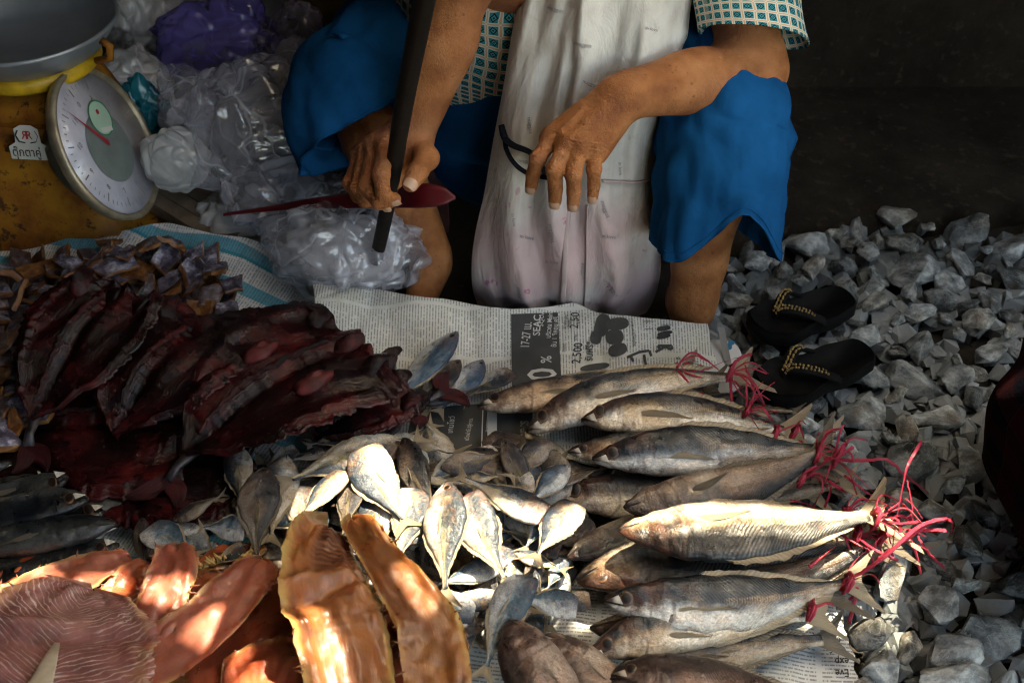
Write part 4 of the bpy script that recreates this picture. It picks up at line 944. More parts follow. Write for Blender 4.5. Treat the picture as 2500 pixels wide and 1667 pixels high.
def chain(J, Rr, k): return [(J[i], J[i + 1], Rr[i], Rr[i + 1], k) for i in range(len(J) - 1)]
body_parts = []; nails = []; creases = []
def nail(tip, dip, toward, r, ln=.0115):
    """small curved plate near the fingertip, on the side facing `toward`"""
    ax = (tip - dip).normalized(); nn = (toward - ax * toward.dot(ax)).normalized(); sd_ = ax.cross(nn)
    c = tip + ax * (r * .15); V = []; nu, nv = 7, 7
    for i in range(nu):
        for j in range(nv):
            s, t = i / (nu - 1) * 2 - 1, j / (nv - 1) * 2 - 1; w = math.sqrt(max(0, 1 - (abs(s) ** 3) * .5))
            g = t * w * .95
            V.append(c + ax * (s * ln * .5 + r * .25) + (nn * math.cos(g) + sd_ * math.sin(g)) * (r * 1.015) - nn * (max(0, s) * .0022))
    nails.append((V, grid_faces(nu, nv)))

# ---- draped hand (in front of the apron), joints: px, py, depth
toC = -FWD
def J(*q): return [PD(*p) for p in q]
WR = PD(1506, 240, 1.425)
F1 = J((1350, 335, 1.432), (1313, 388, 1.425), (1301, 428, 1.443), (1297, 455, 1.455)); F2 = J((1384, 350, 1.415), (1354, 415, 1.410), (1356, 462, 1.428), (1355, 491, 1.440))
F3 = J((1417, 358, 1.413), (1400, 427, 1.409), (1401, 469, 1.425), (1399, 497, 1.437)); F4 = J((1456, 366, 1.422), (1450, 413, 1.417), (1450, 452, 1.430), (1447, 480, 1.440))
prims = []
EL = PD(1836, 168, 1.520); WRa = PD(1530, 232, 1.427)
SH = Vector((.245, .30, .70))
# forearm, two columns so the wrist is oval
dsw = (UPV * .9 - RGT * .15).normalized()
prims += [(EL, WRa.lerp(EL, .45), .037, .033, .02), (WRa.lerp(EL, .5), WRa, .033, .022, .02), (WRa + dsw * .007, WRa.lerp(EL, .6) + dsw * .010, .0200, .027, .02), (WRa - dsw * .007, WRa.lerp(EL, .6) - dsw * .010, .0200, .029, .02)]
prims += [(WRa, WR, .0235, .021, .015)]
prims += [(EL, EL.lerp(SH, .35), .041, .044, .03), (EL.lerp(SH, .35), SH, .044, .050, .03), (EL + Vector((.012, .0, -.006)), EL, .030, .036, .02)]
prims += [(EL + Vector((-.05, -.005, -.012)), EL + Vector((.0, .02, .02)), .032, .034, .02)]
for f_, r0, off in ((F1, .0125, -.006), (F2, .0125, -.002), (F3, .0120, .004), (F4, .0112, .009)):
    st = WR + (F4[0] - F1[0]).normalized() * off * 1.6; prims.append((st - toC * .002, f_[0] - toC * .004, .0165, r0 + .0006, .016))
    prims.append((st.lerp(f_[0], .45) - toC * .006, f_[0].lerp(f_[1], .18) - toC * .006, .0145, .0112, .012))
# web and little-finger side of the palm
prims += [(WR.lerp(F4[0], .25) - toC * .008 + RGT * .004, F4[0] - toC * .008, .0160, .0115, .014), (WR.lerp(F1[0], .3) - toC * .010, F1[0] - toC * .010, .0170, .0115, .014)]
for f_, rr in ((F1, (.0106, .0100, .0088, .0082)), (F2, (.0108, .0104, .0092, .0086)), (F3, (.0104, .0100, .0089, .0083)), (F4, (.0096, .0090, .0079, .0072))):
    prims += chain(f_, rr, .003)
    prims += [(f_[1] + toC * .0012, f_[1] + toC * .0012, rr[1] * 1.04, rr[1] * 1.04, .004), (f_[0] + toC * .0030, f_[0] + toC * .0030, rr[0] * .95, rr[0] * .95, .008)]
    tdir = (f_[3] - f_[2]).normalized(); nail(f_[3], f_[2], toC * .9 + UPV * -.15 - RGT * .18, rr[3]); creases += [(f_[1], (f_[1] - f_[0]).normalized(), toC, .0115), (f_[2], tdir, toC, .008), (f_[0], (f_[1] - f_[0]).normalized(), toC, .010)]
    # tendons and a vein
    a_ = WR.lerp(f_[0], .30); prims.append((a_ + toC * .0120, f_[0] + toC * .0095, .0022, .0028, .010))
prims += [(PD(1420, 270, 1.409), PD(1370, 320, 1.412), .0020, .0016, .010), (PD(1440, 285, 1.407), PD(1405, 345, 1.408), .0020, .0016, .010), (PD(1475, 262, 1.407), PD(1432, 300, 1.404), .0020, .0018, .010)]
TH = J((1480, 262, 1.455), (1425, 318, 1.478), (1385, 372, 1.488), (1368, 408, 1.490)); prims += chain(TH, (.0165, .0130, .0110, .0095), .012)
body_parts.append(sdf_build(prims, .0019))

# ---- gripping hand on the pole
PB = PD(933, 556, 1.61); PM = PD(968, 435, 1.485); PT = PD(1036, 0, 1.215)
pdir = (PT - PB).normalized()
prims = []
W2 = PD(1006, 322, 1.520); E2 = PD(1160, -110, 1.400); SH2 = Vector((-.22, .30, .70))
ds2 = (RGT * .96 + UPV * .25).normalized()
prims += [(W2, W2.lerp(E2, .5), .0225, .033, .02), (W2.lerp(E2, .5), E2, .033, .039, .02), (W2 + ds2 * .009, W2.lerp(E2, .55) + ds2 * .010, .0200, .031, .02), (W2 - ds2 * .009, W2.lerp(E2, .55) - ds2 * .010, .0200, .030, .02), (E2, SH2, .040, .050, .03)]
G1 = J((945, 352, 1.492), (930, 424, 1.452), (934, 468, 1.452), (945, 496, 1.462)); G2 = J((918, 355, 1.505), (895, 455, 1.478), (925, 494, 1.462), (962, 487, 1.458))
G3 = J((897, 362, 1.518), (873, 455, 1.498), (890, 490, 1.500), (925, 490, 1.512)); G4 = J((881, 378, 1.530), (855, 447, 1.515), (872, 480, 1.515), (905, 482, 1.525))
GT = J((1022, 345, 1.515), (1042, 386, 1.492), (1020, 420, 1.470), (1003, 448, 1.463))
for f_, r0 in ((G1, .0135), (G2, .0130), (G3, .0125), (G4, .0115)):
    prims.append((W2.lerp(f_[0], .12) + FWD * .004, f_[0], .0175, r0, .016))
prims += [(W2, GT[0], .019, .017, .014), (PD(960, 400, 1.520), PD(1010, 390, 1.520), .017, .016, .012), (PD(930, 420, 1.520), PD(960, 440, 1.520), .016, .014, .012)]
for f_, rr in ((G1, (.0122, .0112, .0100, .0092)), (G2, (.0122, .0110, .0098, .0092)), (G3, (.0112, .0104, .0092, .0085)), (G4, (.0102, .0094, .0082, .0076)), (GT, (.0170, .0150, .0126, .0112))):
    prims += chain(f_, rr, .0032 if f_ is not GT else .007)
    prims.append((f_[1] + toC * .001, f_[1] + toC * .001, rr[1] * 1.05, rr[1] * 1.05, .004))
    if f_ is not GT: prims.append((f_[0] + toC * .002 - RGT * .003, f_[0] + toC * .002, rr[0] * .98, rr[0] * .9, .008))
    creases += [(f_[1], (f_[1] - f_[0]).normalized(), toC, .012), (f_[2], (f_[2] - f_[1]).normalized(), toC, .010)]
nail(GT[3], GT[2], toC + RGT * .25, .0112, .0135); nail(G1[3], G1[2], toC * .5 - UPV * .75 - RGT * .35, .0092); nail(G2[3], G2[2], toC * .2 - UPV * 1.0, .0092)
prims += [(W2.lerp(G1[0], .3) + toC * .013, G1[0] + toC * .010, .002, .003, .007), (W2.lerp(G2[0], .3) + toC * .013, G2[0] + toC * .010, .002, .003, .007)]
body_parts.append(sdf_build(prims, .0019))

# ---- legs below the trousers, coarse torso, neck and head
KN_R = PD(1765, 285, 1.53); AN_R = PZ(1694, 716, .075)
KN_L = PD(850, 170, 1.66); AN_L = PZ(1050, 612, .075)
HIP_R = Vector((.13, .42, .25)); HIP_L = Vector((-.13, .42, .25))
prims = [(HIP_R, KN_R, .080, .060, .03), (KN_R, KN_R.lerp(AN_R, .35) + Vector((0, .012, 0)), .056, .056, .02), (KN_R.lerp(AN_R, .35) + Vector((0, .012, 0)), KN_R.lerp(AN_R, .8), .057, .036, .03), (KN_R.lerp(AN_R, .8), AN_R, .036, .033, .02), (KN_R, AN_R - Vector((0, .006, 0)), .042, .026, .02),
         (AN_R - Vector((0, 0, .035)), AN_R + Vector((-.01, .06, -.05)), .034, .020, .02), (AN_R + Vector((.0, .03, -.04)), AN_R, .03, .03, .02)]
body_parts.append(sdf_build(prims, .004))
prims = [(HIP_L, KN_L, .070, .045, .03), (KN_L, KN_L.lerp(AN_L, .35), .045, .050, .02), (KN_L.lerp(AN_L, .35), AN_L, .050, .032, .03), (AN_L - Vector((0, 0, .03)), AN_L + Vector((-.02, -.09, -.055)), .033, .020, .02)]
body_parts.append(sdf_build(prims, .005))
CH = Vector((.01, .22, .58)); NK = Vector((.01, .16, .78)); HD = Vector((.01, .11, .91))
prims = [(HIP_R, HIP_L, .10, .10, .05), (Vector((0, .42, .25)), CH, .125, .125, .08), (CH, Vector((.01, .26, .70)), .125, .09, .05), (SH, SH2, .055, .055, .06), (Vector((.01, .24, .70)), HD, .05, .05, .04),
         (HD, HD + Vector((0, .01, .06)), .068, .074, .04), (HD + Vector((0, -.05, -.04)), HD + Vector((0, -.035, .0)), .035, .05, .03), (HD + Vector((0, -.085, .005)), HD + Vector((0, -.070, .035)), .012, .008, .012),
         (HD + Vector((.075, .0, .0)), HD + Vector((.08, .01, .03)), .010, .012, .008), (HD + Vector((-.075, .0, .0)), HD + Vector((-.08, .01, .03)), .010, .012, .008), (HD + Vector((-.02, -.075, -.035)), HD + Vector((.02, -.075, -.035)), .008, .008, .006)]
body_parts.append(sdf_build(prims, .008))

person = empty('person', (0, .40, 0))
tag(person, 'vendor in patterned blouse, pale apron and blue trousers, gripping a dark pole', 'person')
Vb, Fb, base = [], [], 0
for V, F in body_parts: Vb.append(V); Fb.append(F + base); base += len(V)
Vb = np.concatenate(Vb); Fb = np.concatenate(Fb)
me = mesh('body', Vb - np.array(person.location)[None], Fb.tolist(), SKIN)
# knuckle creases
no = np.empty(len(me.vertices) * 3, np.float32); me.vertices.foreach_get('normal', no); no = no.reshape(-1, 3); disp = np.zeros(len(Vb))
for c_, ax, tw, rad_ in creases:
    dv = Vb - np.array(c_)[None]; al = dv @ np.array(ax); dist = np.linalg.norm(dv, axis=1); fc_ = np.clip((no @ np.array(tw)) * 1.5, 0, 1)
    wgt = np.exp(-(al / (rad_ * .62)) ** 2) * (dist < rad_ * 2.0) * fc_
    disp += -.0016 * wgt * np.maximum(0, np.sin(al / .0042 * 2 * np.pi + 1.0)) ** 1.5 
Vb2 = Vb + no * disp[:, None]; me.vertices.foreach_set('co', (Vb2 - np.array(person.location)[None]).astype(np.float32).ravel()); me.update()
link('body', me, person)
for V, F in nails: obj('fingernail', V, F, NAIL, person)
V, F, uv = sphere(HD + Vector((0, .03, .035)), (.086, .092, .092), 16, 24); obj('hair', V, F, HAIR, person, uv)

# ---- clothing
def cloth_tube(path, n, ns, fold, label=None, ns_u=1.0, thick=.0025):
    """path rows: point, ra (side), rb (front-back)"""
    rows = crspline([tuple(p) + (a, b) for p, a, b in path], n); P = [Vector(r[:3]) for r in rows]; fr = frames(P)
    V = []; uv = []
    for i, (r, (t, a, b)) in enumerate(zip(rows, fr)):
        for j in range(ns):
            g = 2 * math.pi * j / ns; d = b * math.cos(g) * r[3] + a * math.sin(g) * r[4]
            k = 1 + fold(i / (n - 1), g); V.append(P[i] + d * k); uv.append((j / ns * ns_u, i / (n - 1) * ns_u))
    return V, uv
def solid_sheet(name, V, uv, nu, nv, mat, parent, wrap=True, th=.002):
    """give a sheet real thickness"""
    F = grid_faces(nu, nv, wrap=wrap); me = mesh(name, V, F, mat, uv); nrm = [v.normal.copy() for v in me.vertices]; bpy.data.meshes.remove(me)
    n = nu * nv; V2 = list(V) + [Vector(v) - q * th for v, q in zip(V, nrm)]; F2 = F + [tuple(i + n for i in f)[::-1] for f in F]
    def rim(ids):
        m_ = len(ids)
        for q in range(m_ if wrap else m_ - 1): F2.append((ids[q], ids[(q + 1) % m_], ids[(q + 1) % m_] + n, ids[q] + n))
    rim([j for j in range(nv)][::-1]); rim([(nu - 1) * nv + j for j in range(nv)])
    return obj(name, V2, F2, mat, parent, list(uv) * 2)
trousers = empty('trousers', person.location); trousers.parent = person; trousers.matrix_parent_inverse = Matrix.Identity(4); trousers.location = (0, 0, 0)
def wobj(name, V, uv, nu, nv, mat, par_loc_owner, parent, wrap=True, th=.002):
    o = solid_sheet(name, V, uv, nu, nv, mat, None, wrap, th); o.parent = parent; o.location = Vector(par_loc_owner.location) * -1; return o
def fold_r(t, g):
    f = .055 * math.sin(g * 4 + 2.2 + 2 * t) * sm(.60, 1.0, t) + .035 * math.sin(g * 7 + 3 * t + .6) * sm(.66, 1.0, t) + .10 * nz(math.cos(g) * 1.4, math.sin(g) * 1.4, t * 3 + 4) * sm(.3, .8, t)
    f += .13 * abs(nz(math.cos(g) * 2.2, math.sin(g) * 2.2, t * 6)) * sm(.35, .5, t) + .09 * abs(nz(math.cos(g) * 4, math.sin(g) * 4, t * 6)) * sm(.4, .6, t) - .04
    f += .05 * math.exp(-((t - .50) / .05) ** 2) * math.sin(g * 6) ; return f
HEM_R = PD(1742, 592, 1.560)
ktop = PD(1768, 302, 1.525)
path = [(HIP_R + Vector((.0, .02, .03)), .12, .12), (HIP_R.lerp(ktop, .5) + Vector((.01, 0, .035)), .098, .098), (ktop + Vector((-.004, .055, .008)), .092, .090), (ktop + Vector((0, -.008, -.028)), .090, .088), (ktop.lerp(HEM_R, .5) + Vector((0, -.012, 0)), .088, .082), (HEM_R, .084, .080)]
V, uv = cloth_tube(path, 80, 84, fold_r, ns_u=.5)
# hem rises at the front, drops at the back and inner side
for j in range(84):
    for i in range(48, 80):
        q = V[i * 84 + j]; wv = sm(48, 79, i); front = max(0, -(q.y - HEM_R.y) / .08); dx = (q.x - HEM_R.x) / .084
        q.z += wv * (.085 * front * math.exp(-((dx - .30) / .55) ** 2) - .018 * math.exp(-((dx + .75) / .35) ** 2) - .020 * math.exp(-((dx - 1.0) / .25) ** 2))
leg_o = wobj('trouser_leg', V, uv, 80, 84, BLUE, trousers, trousers); leg_o.location = -person.location
for i_ in (76, 77):
    ctr = sum((Vector(V[i_ * 84 + j]) for j in range(84)), Vector()) / 84; ring = [Vector(V[i_ * 84 + j % 84]) + (Vector(V[i_ * 84 + j % 84]) - ctr).normalized() * .0004 for j in range(85)]
    if i_ == 76: Vh, Fh, uvh = tube(ring, .0009, 5); hs_ = link('hem_stitch', mesh('hem_stitch', Vh, Fh, BLUE, uvh), trousers); hs_.location = -person.location
def fold_l(t, g):
    f = .05 * math.sin(g * 4 + 3 * t) * sm(.5, 1.0, t) + .10 * nz(math.cos(g) * 1.3 + 5, math.sin(g) * 1.3, t * 2) * sm(.4, .8, t)
    f += .14 * abs(nz(math.cos(g) * 1.7 + 8, math.sin(g) * 1.7, t * 3.5)) * sm(.45, .7, t) + .10 * abs(nz(math.cos(g) * 3.2 + 2, math.sin(g) * 3.2, t * 5)) * sm(.2, .45, t) + .035 * math.sin(t * 34 + 6 * math.cos(g) + 2 * math.sin(g)) * sm(.15, .35, t) * sm(.8, .55, t); return f - .05
KL = PD(852, 178, 1.655); HEM_L = PD(900, 335, 1.625)
path = [(HIP_L + Vector((0, .02, .03)), .12, .12), (HIP_L.lerp(KL, .45) + Vector((0, 0, .02)), .11, .108), (KL + Vector((.06, .03, .004)), .100, .098), (KL + Vector((.012, -.006, -.016)), .098, .095), (KL.lerp(HEM_L, .5) + Vector((-.004, -.014, 0)), .108, .095), (HEM_L, .112, .094)]
V, uv = cloth_tube(path, 80, 84, fold_l, ns_u=.5)
leg_o = wobj('trouser_leg', V, uv, 80, 84, BLUE, trousers, trousers); leg_o.location = -person.location
for i_ in (76, 77):
    ctr = sum((Vector(V[i_ * 84 + j]) for j in range(84)), Vector()) / 84; ring = [Vector(V[i_ * 84 + j % 84]) + (Vector(V[i_ * 84 + j % 84]) - ctr).normalized() * .0004 for j in range(85)]
    if i_ == 76: Vh, Fh, uvh = tube(ring, .0009, 5); hs_ = link('hem_stitch', mesh('hem_stitch', Vh, Fh, BLUE, uvh), trousers); hs_.location = -person.location

V, uv = cloth_tube([(Vector((0, .44, .10)), .20, .16), (Vector((0, .42, .22)), .205, .17), (Vector((0, .36, .34)), .180, .135), (Vector((0, .33, .42)), .16, .11)], 40, 70, lambda t, g: .06 * nz(math.cos(g) * 2, math.sin(g) * 2, t * 4)); seat_o = wobj('trouser_seat', V, uv, 40, 70, BLUE, trousers, trousers); seat_o.location = -person.location
# apron
AR = [(-330, 1330, 1720, .16), (-150, 1300, 1710, .110), (0, 1268, 1690, .070), (150, 1240, 1672, .050), (300, 1212, 1630, .040), (450, 1186, 1606, .032), (560, 1160, 1612, .018), (660, 1152, 1612, .018), (740, 1166, 1590, .035), (800, 1220, 1550, .062), (850, 1290, 1480, .10)]
def apron_pt(u, v, off=0.0):
    g = v * (len(AR) - 1); k = min(int(g), len(AR) - 2); t = g - k
    def cr(i, q):
        a, b, c_, d = [AR[min(max(k + e, 0), len(AR) - 1)][i] for e in (-1, 0, 1, 2)]
        return .5 * (2 * b + (c_ - a) * q + (2 * a - 5 * b + 4 * c_ - d) * q * q + (3 * b - a - 3 * c_ + d) * q ** 3)
    py, xl, xr, y = [cr(i, t) for i in range(4)]
    y += .075 * abs(2 * u - 1) ** 3.2 - .010
    lowf = sm(.30, .55, v); 
    y += lowf * (.013 * math.sin(u * 24 + 2.5 * math.sin(v * 5)) * (1 - .6 * abs(2 * u - 1)) + .012 * nz(u * 7, v * 2.5, 1.0)) 
    y += (1 - lowf) * (.018 * nz(u * 9 + v * 2, v * 2.0, 5.0) + .011 * math.sin(u * 17 - v * 7) * .8)
    y += .005 * nz(u * 16, v * 8, 2.0) + .014 * math.exp(-((u - .28 - .25 * v) / .035) ** 2) * sm(.1, .3, v) * sm(.62, .4, v)
    p = PY(lerp(xl, xr, u) + 5 * nz(v * 6, u * 3), py, y); p.y -= off; return p
nu, nv = 150, 110; V = []; uv = []
for i in range(nu):
    for j in range(nv): V.append(apron_pt(j / (nv - 1), i / (nu - 1))); uv.append((j / (nv - 1), i / (nu - 1)))
apron = empty('apron', (0, 0, 0)); apron.parent = person
F = grid_faces(nu, nv); me = mesh('apron_panel', V, F, APRON, uv); o = link('apron_panel', me, apron); o.location = -person.location
def apart(name, V, F, mat, uv=None, smooth=True):
    o = link(name, mesh(name, V, F, mat, uv, smooth), apron); o.location = -person.location; return o
def apix(px, py, off):
    """apron surface point nearest to a pixel"""
    g = [r[0] for r in AR]; k = max(i for i in range(len(g) - 1) if g[i] <= py); v = (k + (py - g[k]) / (g[k + 1] - g[k])) / (len(AR) - 1)
    for _ in range(3):
        xl = PXof(apron_pt(0, v)); xr = PXof(apron_pt(1, v)); u = min(1, max(0, (px - xl[0]) / (xr[0] - xl[0]))); q = PXof(apron_pt(u, v)); v = min(1, max(0, v + (py - q[1]) / 900.0))
    return apron_pt(u, v, off)
def PXof(p):
    d = p - CAM; z = d.dot(FWD); return (W0 / 2 + d.dot(RGT) / z * FPX, H0 / 2 - d.dot(UPV) / z * FPX)
def strip(pts, w, off, mat, name, n=40, flat=.35):
    D = crspline(pts, n); P = [apix(a, b, off) for a, b in D]; V, F, uv = tube(P, w, 8, flat=flat); return apart(name, V, F, mat, uv)
strip([(1234, 330), (1226, 300), (1232, 330), (1252, 350), (1290, 366), (1316, 392), (1330, 420)], .0052, .006, TAPE, 'tape')
strip([(1232, 330), (1236, 362), (1256, 396), (1290, 420), (1345, 432)], .0032, .005, TAPE, 'tape')
strip([(1470, 438), (1510, 440), (1550, 442), (1578, 438)], .0034, .004, PINKHEM, 'pocket_hem', flat=.5)
for x0, x1, x2 in ((1392, 1380, 1376), (1436, 1432, 1428)): strip([(x0, 500), (x1, 600), (x2, 700), (x2 - 2, 770)], .0040, .0022, PINKHEM, 'seam', flat=.3)
for s_, x, y, an, sz in [('maggot', 1400, 108, .2, 15), ('maggot', 1518, 165, 1.5, 15), ('maggot', 1422, 200, .35, 13), ('maggot', 1286, 285, 1.45, 14), ('maggot', 1335, 20, .3, 14), ('maggot', 1467, 490, 1.2, 15), ('maggot', 1340, 545, 1.45, 16), ('in love', 1270, 578, .2, 13),
                     ('maggot', 1418, 640, 1.5, 14), ('in love', 1470, 578, .1, 13), ('maggot', 1480, 690, 1.0, 14), ('in love', 1330, 640, .1, 12), ('in love', 1250, 520, 1.4, 12), ('maggot', 1265, 395, .1, 12), ('in love', 1508, 395, 1.5, 12), ('in love', 1570, 70, .2, 12), ('maggot', 1262, 700, 1.4, 13)]:
    V, F = text_geo(s_, 1.0); ca, sa = math.cos(an), math.sin(an)
    Vw = [apix(x + (v.x * ca + v.y * sa) * sz, y + (v.x * sa - v.y * ca) * sz, .0022) for v in V]; apart('printed_word', Vw, F, INKL, None, False)

# blouse: sleeve, body flanks, other sleeve
blouse = empty('blouse', (0, 0, 0)); blouse.parent = person
def bpart(name, V, uv, nu, nv, wrap=True):
    o = solid_sheet(name, V, uv, nu, nv, BLOUSE, None, wrap, .0015); o.parent = blouse; o.location = -person.location; return o
def fold_s(t, g): return .05 * math.sin(g * 3 + 4 * t) * sm(.2, 1, t) + .05 * nz(math.cos(g) * 2, math.sin(g) * 2, t * 4)
s_end = EL.lerp(SH, .10) + Vector((.010, -.008, .010))
path = [(SH + Vector((-.02, 0, .02)), .085, .085), (SH.lerp(s_end, .4), .082, .078), (SH.lerp(s_end, .75), .074, .068), (s_end, .084, .070)]
V, uv = cloth_tube(path, 40, 60, fold_s)
for i in range(20, 40):
    for j in range(60): v_ = V[i * 60 + j]; v_.z -= sm(20, 39, i) * (.40 * (v_.x - s_end.x))
uv = [(a * 30, b * 20) for a, b in uv]; bpart('sleeve', V, uv, 40, 60)
s2 = SH2.lerp(E2, .62); path = [(SH2 + Vector((.02, 0, .02)), .085, .085), (SH2.lerp(E2, .3), .08, .078), (s2, .074, .070)]
V, uv = cloth_tube(path, 30, 50, fold_s); uv = [(a * 30, b * 20) for a, b in uv]; bpart('sleeve', V, uv, 30, 50)
path = [(Vector((.0, .335, .335)), .178, .142), (Vector((.0, .32, .36)), .180, .140), (Vector((.005, .275, .45)), .180, .135), (Vector((.01, .245, .58)), .175, .130), (Vector((.01, .265, .70)), .165, .095), (Vector((.01, .25, .755)), .07, .06)]
V, uv = cloth_tube(path, 70, 90, lambda t, g: .03 * nz(math.cos(g) * 2.5, math.sin(g) * 2.5, t * 5) + .02 * math.sin(g * 7 + 3 * t) * (1 - t)); uv = [(a * 58, b * 34) for a, b in uv]; bpart('blouse_body', V, uv, 70, 90)

# low stool
mb = MB(); mb.box((0, .44, .125), (.30, .26, .02)); st_ = empty('stool', (0, .44, 0)); tag(st_, 'low plastic stool under the seated vendor', 'stool'); mb.build('seat', STOOLP, st_, False)
for sx in (-1, 1):
    for sy in (-1, 1): mb = MB(); mb.box((sx * .125, .44 + sy * .105, .04), (.03, .03, .148)); mb.build('leg', STOOLP, st_, False)

# dark pole in the gripping hand
end = PB + pdir * 1.0; n = 40; P = []; Rr = []
for i in range(n):
    t = i / (n - 1); P.append((PB - pdir * .09).lerp(end, t) + Vector((.003 * nz(t * 4, 1), .003 * nz(t * 4, 5), 0))); Rr.append(.0098 + .0055 * t)
V, F, uv = tube(P, Rr, 16); tag(obj('pole', V, F, POLE, None, uv), 'dark wooden pole gripped in the hand, leaning forward', 'pole')
# ================================================================ fish
PROF = {
 'mackerel': dict(x=[0, .03, .08, .16, .26, .40, .55, .70, .84, .94, 1.0], top=[.006, .028, .050, .078, .100, .112, .104, .078, .044, .024, .020], bot=[.010, .030, .050, .076, .100, .112, .104, .076, .042, .022, .020], wid=[.004, .020, .034, .050, .058, .062, .056, .042, .024, .014, .011]),
 'slim': dict(x=[0, .03, .08, .16, .26, .40, .55, .70, .84, .94, 1.0], top=[.006, .024, .042, .062, .074, .078, .070, .054, .036, .022, .019], bot=[.008, .026, .044, .064, .078, .084, .074, .056, .036, .022, .019], wid=[.004, .020, .034, .048, .055, .058, .052, .040, .025, .015, .012]),
 'scad': dict(x=[0, .03, .08, .16, .26, .40, .55, .70, .84, .94, 1.0], top=[.008, .050, .090, .135, .168, .182, .145, .082, .038, .022, .021], bot=[.010, .046, .086, .135, .172, .190, .150, .082, .037, .022, .021], wid=[.006, .024, .040, .056, .062, .062, .052, .036, .020, .012, .010]),
 'headless': dict(x=[0, .03, .08, .16, .26, .40, .55, .70, .84, .94, 1.0], top=[.12, .142, .158, .176, .188, .178, .132, .070, .034, .022, .021], bot=[.13, .152, .168, .186, .196, .186, .138, .072, .034, .022, .021], wid=[.026, .038, .046, .052, .053, .050, .040, .026, .016, .011, .010]),
 'stout': dict(x=[0, .03, .08, .16, .26, .40, .55, .70, .84, .94, 1.0], top=[.02, .060, .095, .130, .150, .158, .145, .108, .062, .034, .030], bot=[.02, .055, .090, .128, .155, .165, .150, .108, .060, .032, .030], wid=[.012, .044, .066, .086, .095, .098, .086, .062, .036, .020, .016]),
}
def fish_body(kind, bend=0.0, sag=0.0, seed=0.0, nu=52, nv=36, dent=1.0):
    p = PROF[kind]; V = []; uv = []; noisef = .010
    for i in range(nu):
        x = (i / (nu - 1)) ** 1.15; t, b, w_ = [interp(p['x'], p[k], x) for k in ('top', 'bot', 'wid')]
        cy = bend * (4 * x * (1 - x)); cz = -sag * (x - .4) ** 2
        for j in range(nv):
            g = 2 * math.pi * j / nv; sy, cz_ = math.sin(g), math.cos(g)
            y = (t if sy > 0 else b) * math.copysign(abs(sy) ** .92, sy); z = w_ * math.copysign(abs(cz_) ** .85, cz_)
            vr = (y + b) / (t + b)
            if kind != 'headless':
                xg = .215 + .045 * (1 - (2 * vr - .9) ** 2); gl = math.exp(-((x - xg) / .007) ** 2); z *= 1 - .16 * gl * dent + .05 * sm(xg - .05, xg, x) * (x < xg)
                xo = .150 + .03 * (1 - (2 * vr - .9) ** 2); z *= 1 - .06 * math.exp(-((x - xo) / .005) ** 2)
                if x < .10: z *= 1 - .5 * math.exp(-((vr - .36 + .5 * (x - .05)) / .06) ** 2) * (1 - x / .10) ** .5     # mouth slit
                ey = ((x - .085) / .030) ** 2 + ((vr - .62) / .16) ** 2; z *= 1 - .10 * math.exp(-((ey - 1) / .35) ** 2)
            z *= 1 + .24 * noise.fractal(Vector((x * 5 + seed, vr * 2.6, seed * 2 + (3 if cz_ > 0 else 0))), 1, 2, 3)
            z *= 1 - .20 * dent * math.exp(-((x - .42) / .13) ** 2) * math.exp(-((vr - .33) / .18) ** 2)       # sunken belly
            y += .006 * nz(x * 14, seed, vr * 3)
            xs_ = x + (.22 * math.sin(seed * 1.7) * y * (1 - sm(0, .3, x)) if kind == 'headless' else 0)
            V.append(Vector((xs_, y + cy, z + cz))); uv.append((x, vr))
    F = grid_faces(nu, nv, wrap=True) + [tuple(range(nv)), tuple(range((nu - 1) * nv, nu * nv))[::-1]]
    return V, F, uv
def tail_fin(bend, sag, seed, spread=.13, length=.15, fork=.55, th=.0022):
    V = []; uv = []; nu, nv = 9, 23; V2 = []
    for i in range(nu):
        u = i / (nu - 1)
        for j in range(nv):
            v = j / (nv - 1) * 2 - 1; av = abs(v)
            ex = 1 + length * (1 - fork) + length * fork * av ** 1.3 - length * .25 * max(0, av - .9) * 10 * .3 + .006 * nz(v * 30, seed); ey = v * spread * (1 + .15 * nz(seed, v))
            x = lerp(.975, ex, u); y = lerp(v * .021, ey, u ** 1.1); z = .016 * u * nz(v * 2.2 + seed, u * 1.5, seed) + .0020 * math.sin(v * 60) * u - sag * .36
            V.append(Vector((x, y, z + th * (1 - .8 * u)))); V2.append(Vector((x, y, z - th * (1 - .8 * u)))); uv.append((u, v * .5 + .5))
    n = len(V); F = grid_faces(nu, nv); return V + V2, F + [tuple(i + n for i in f)[::-1] for f in F], uv * 2
def blade(x0, y0, z0, L, wdt, ang, zs, seed, lift=.01):
    V = []; uv = []; nu, nv = 9, 7; th = .0012; V2 = []
    for i in range(nu):
        u = i / (nu - 1); hw = wdt * (math.sin(math.pi * min(1, u * .86 + .10)) ** .8) * (1 - .55 * u)
        for j in range(nv):
            v = j / (nv - 1) * 2 - 1; x = u * L; y = v * hw - .12 * L * u * u
            q = Vector((x0 + x * math.cos(ang) - y * math.sin(ang), y0 + x * math.sin(ang) + y * math.cos(ang), zs * (z0 + lift * u + .006 * nz(u * 3, v, seed) - .004 * v * v)))
            V.append(q + Vector((0, 0, zs * th))); V2.append(q - Vector((0, 0, zs * th))); uv.append((u, v * .5 + .5))
    n = len(V); F = grid_faces(nu, nv); return V + V2, F + [tuple(i + n for i in f)[::-1] for f in F], uv * 2
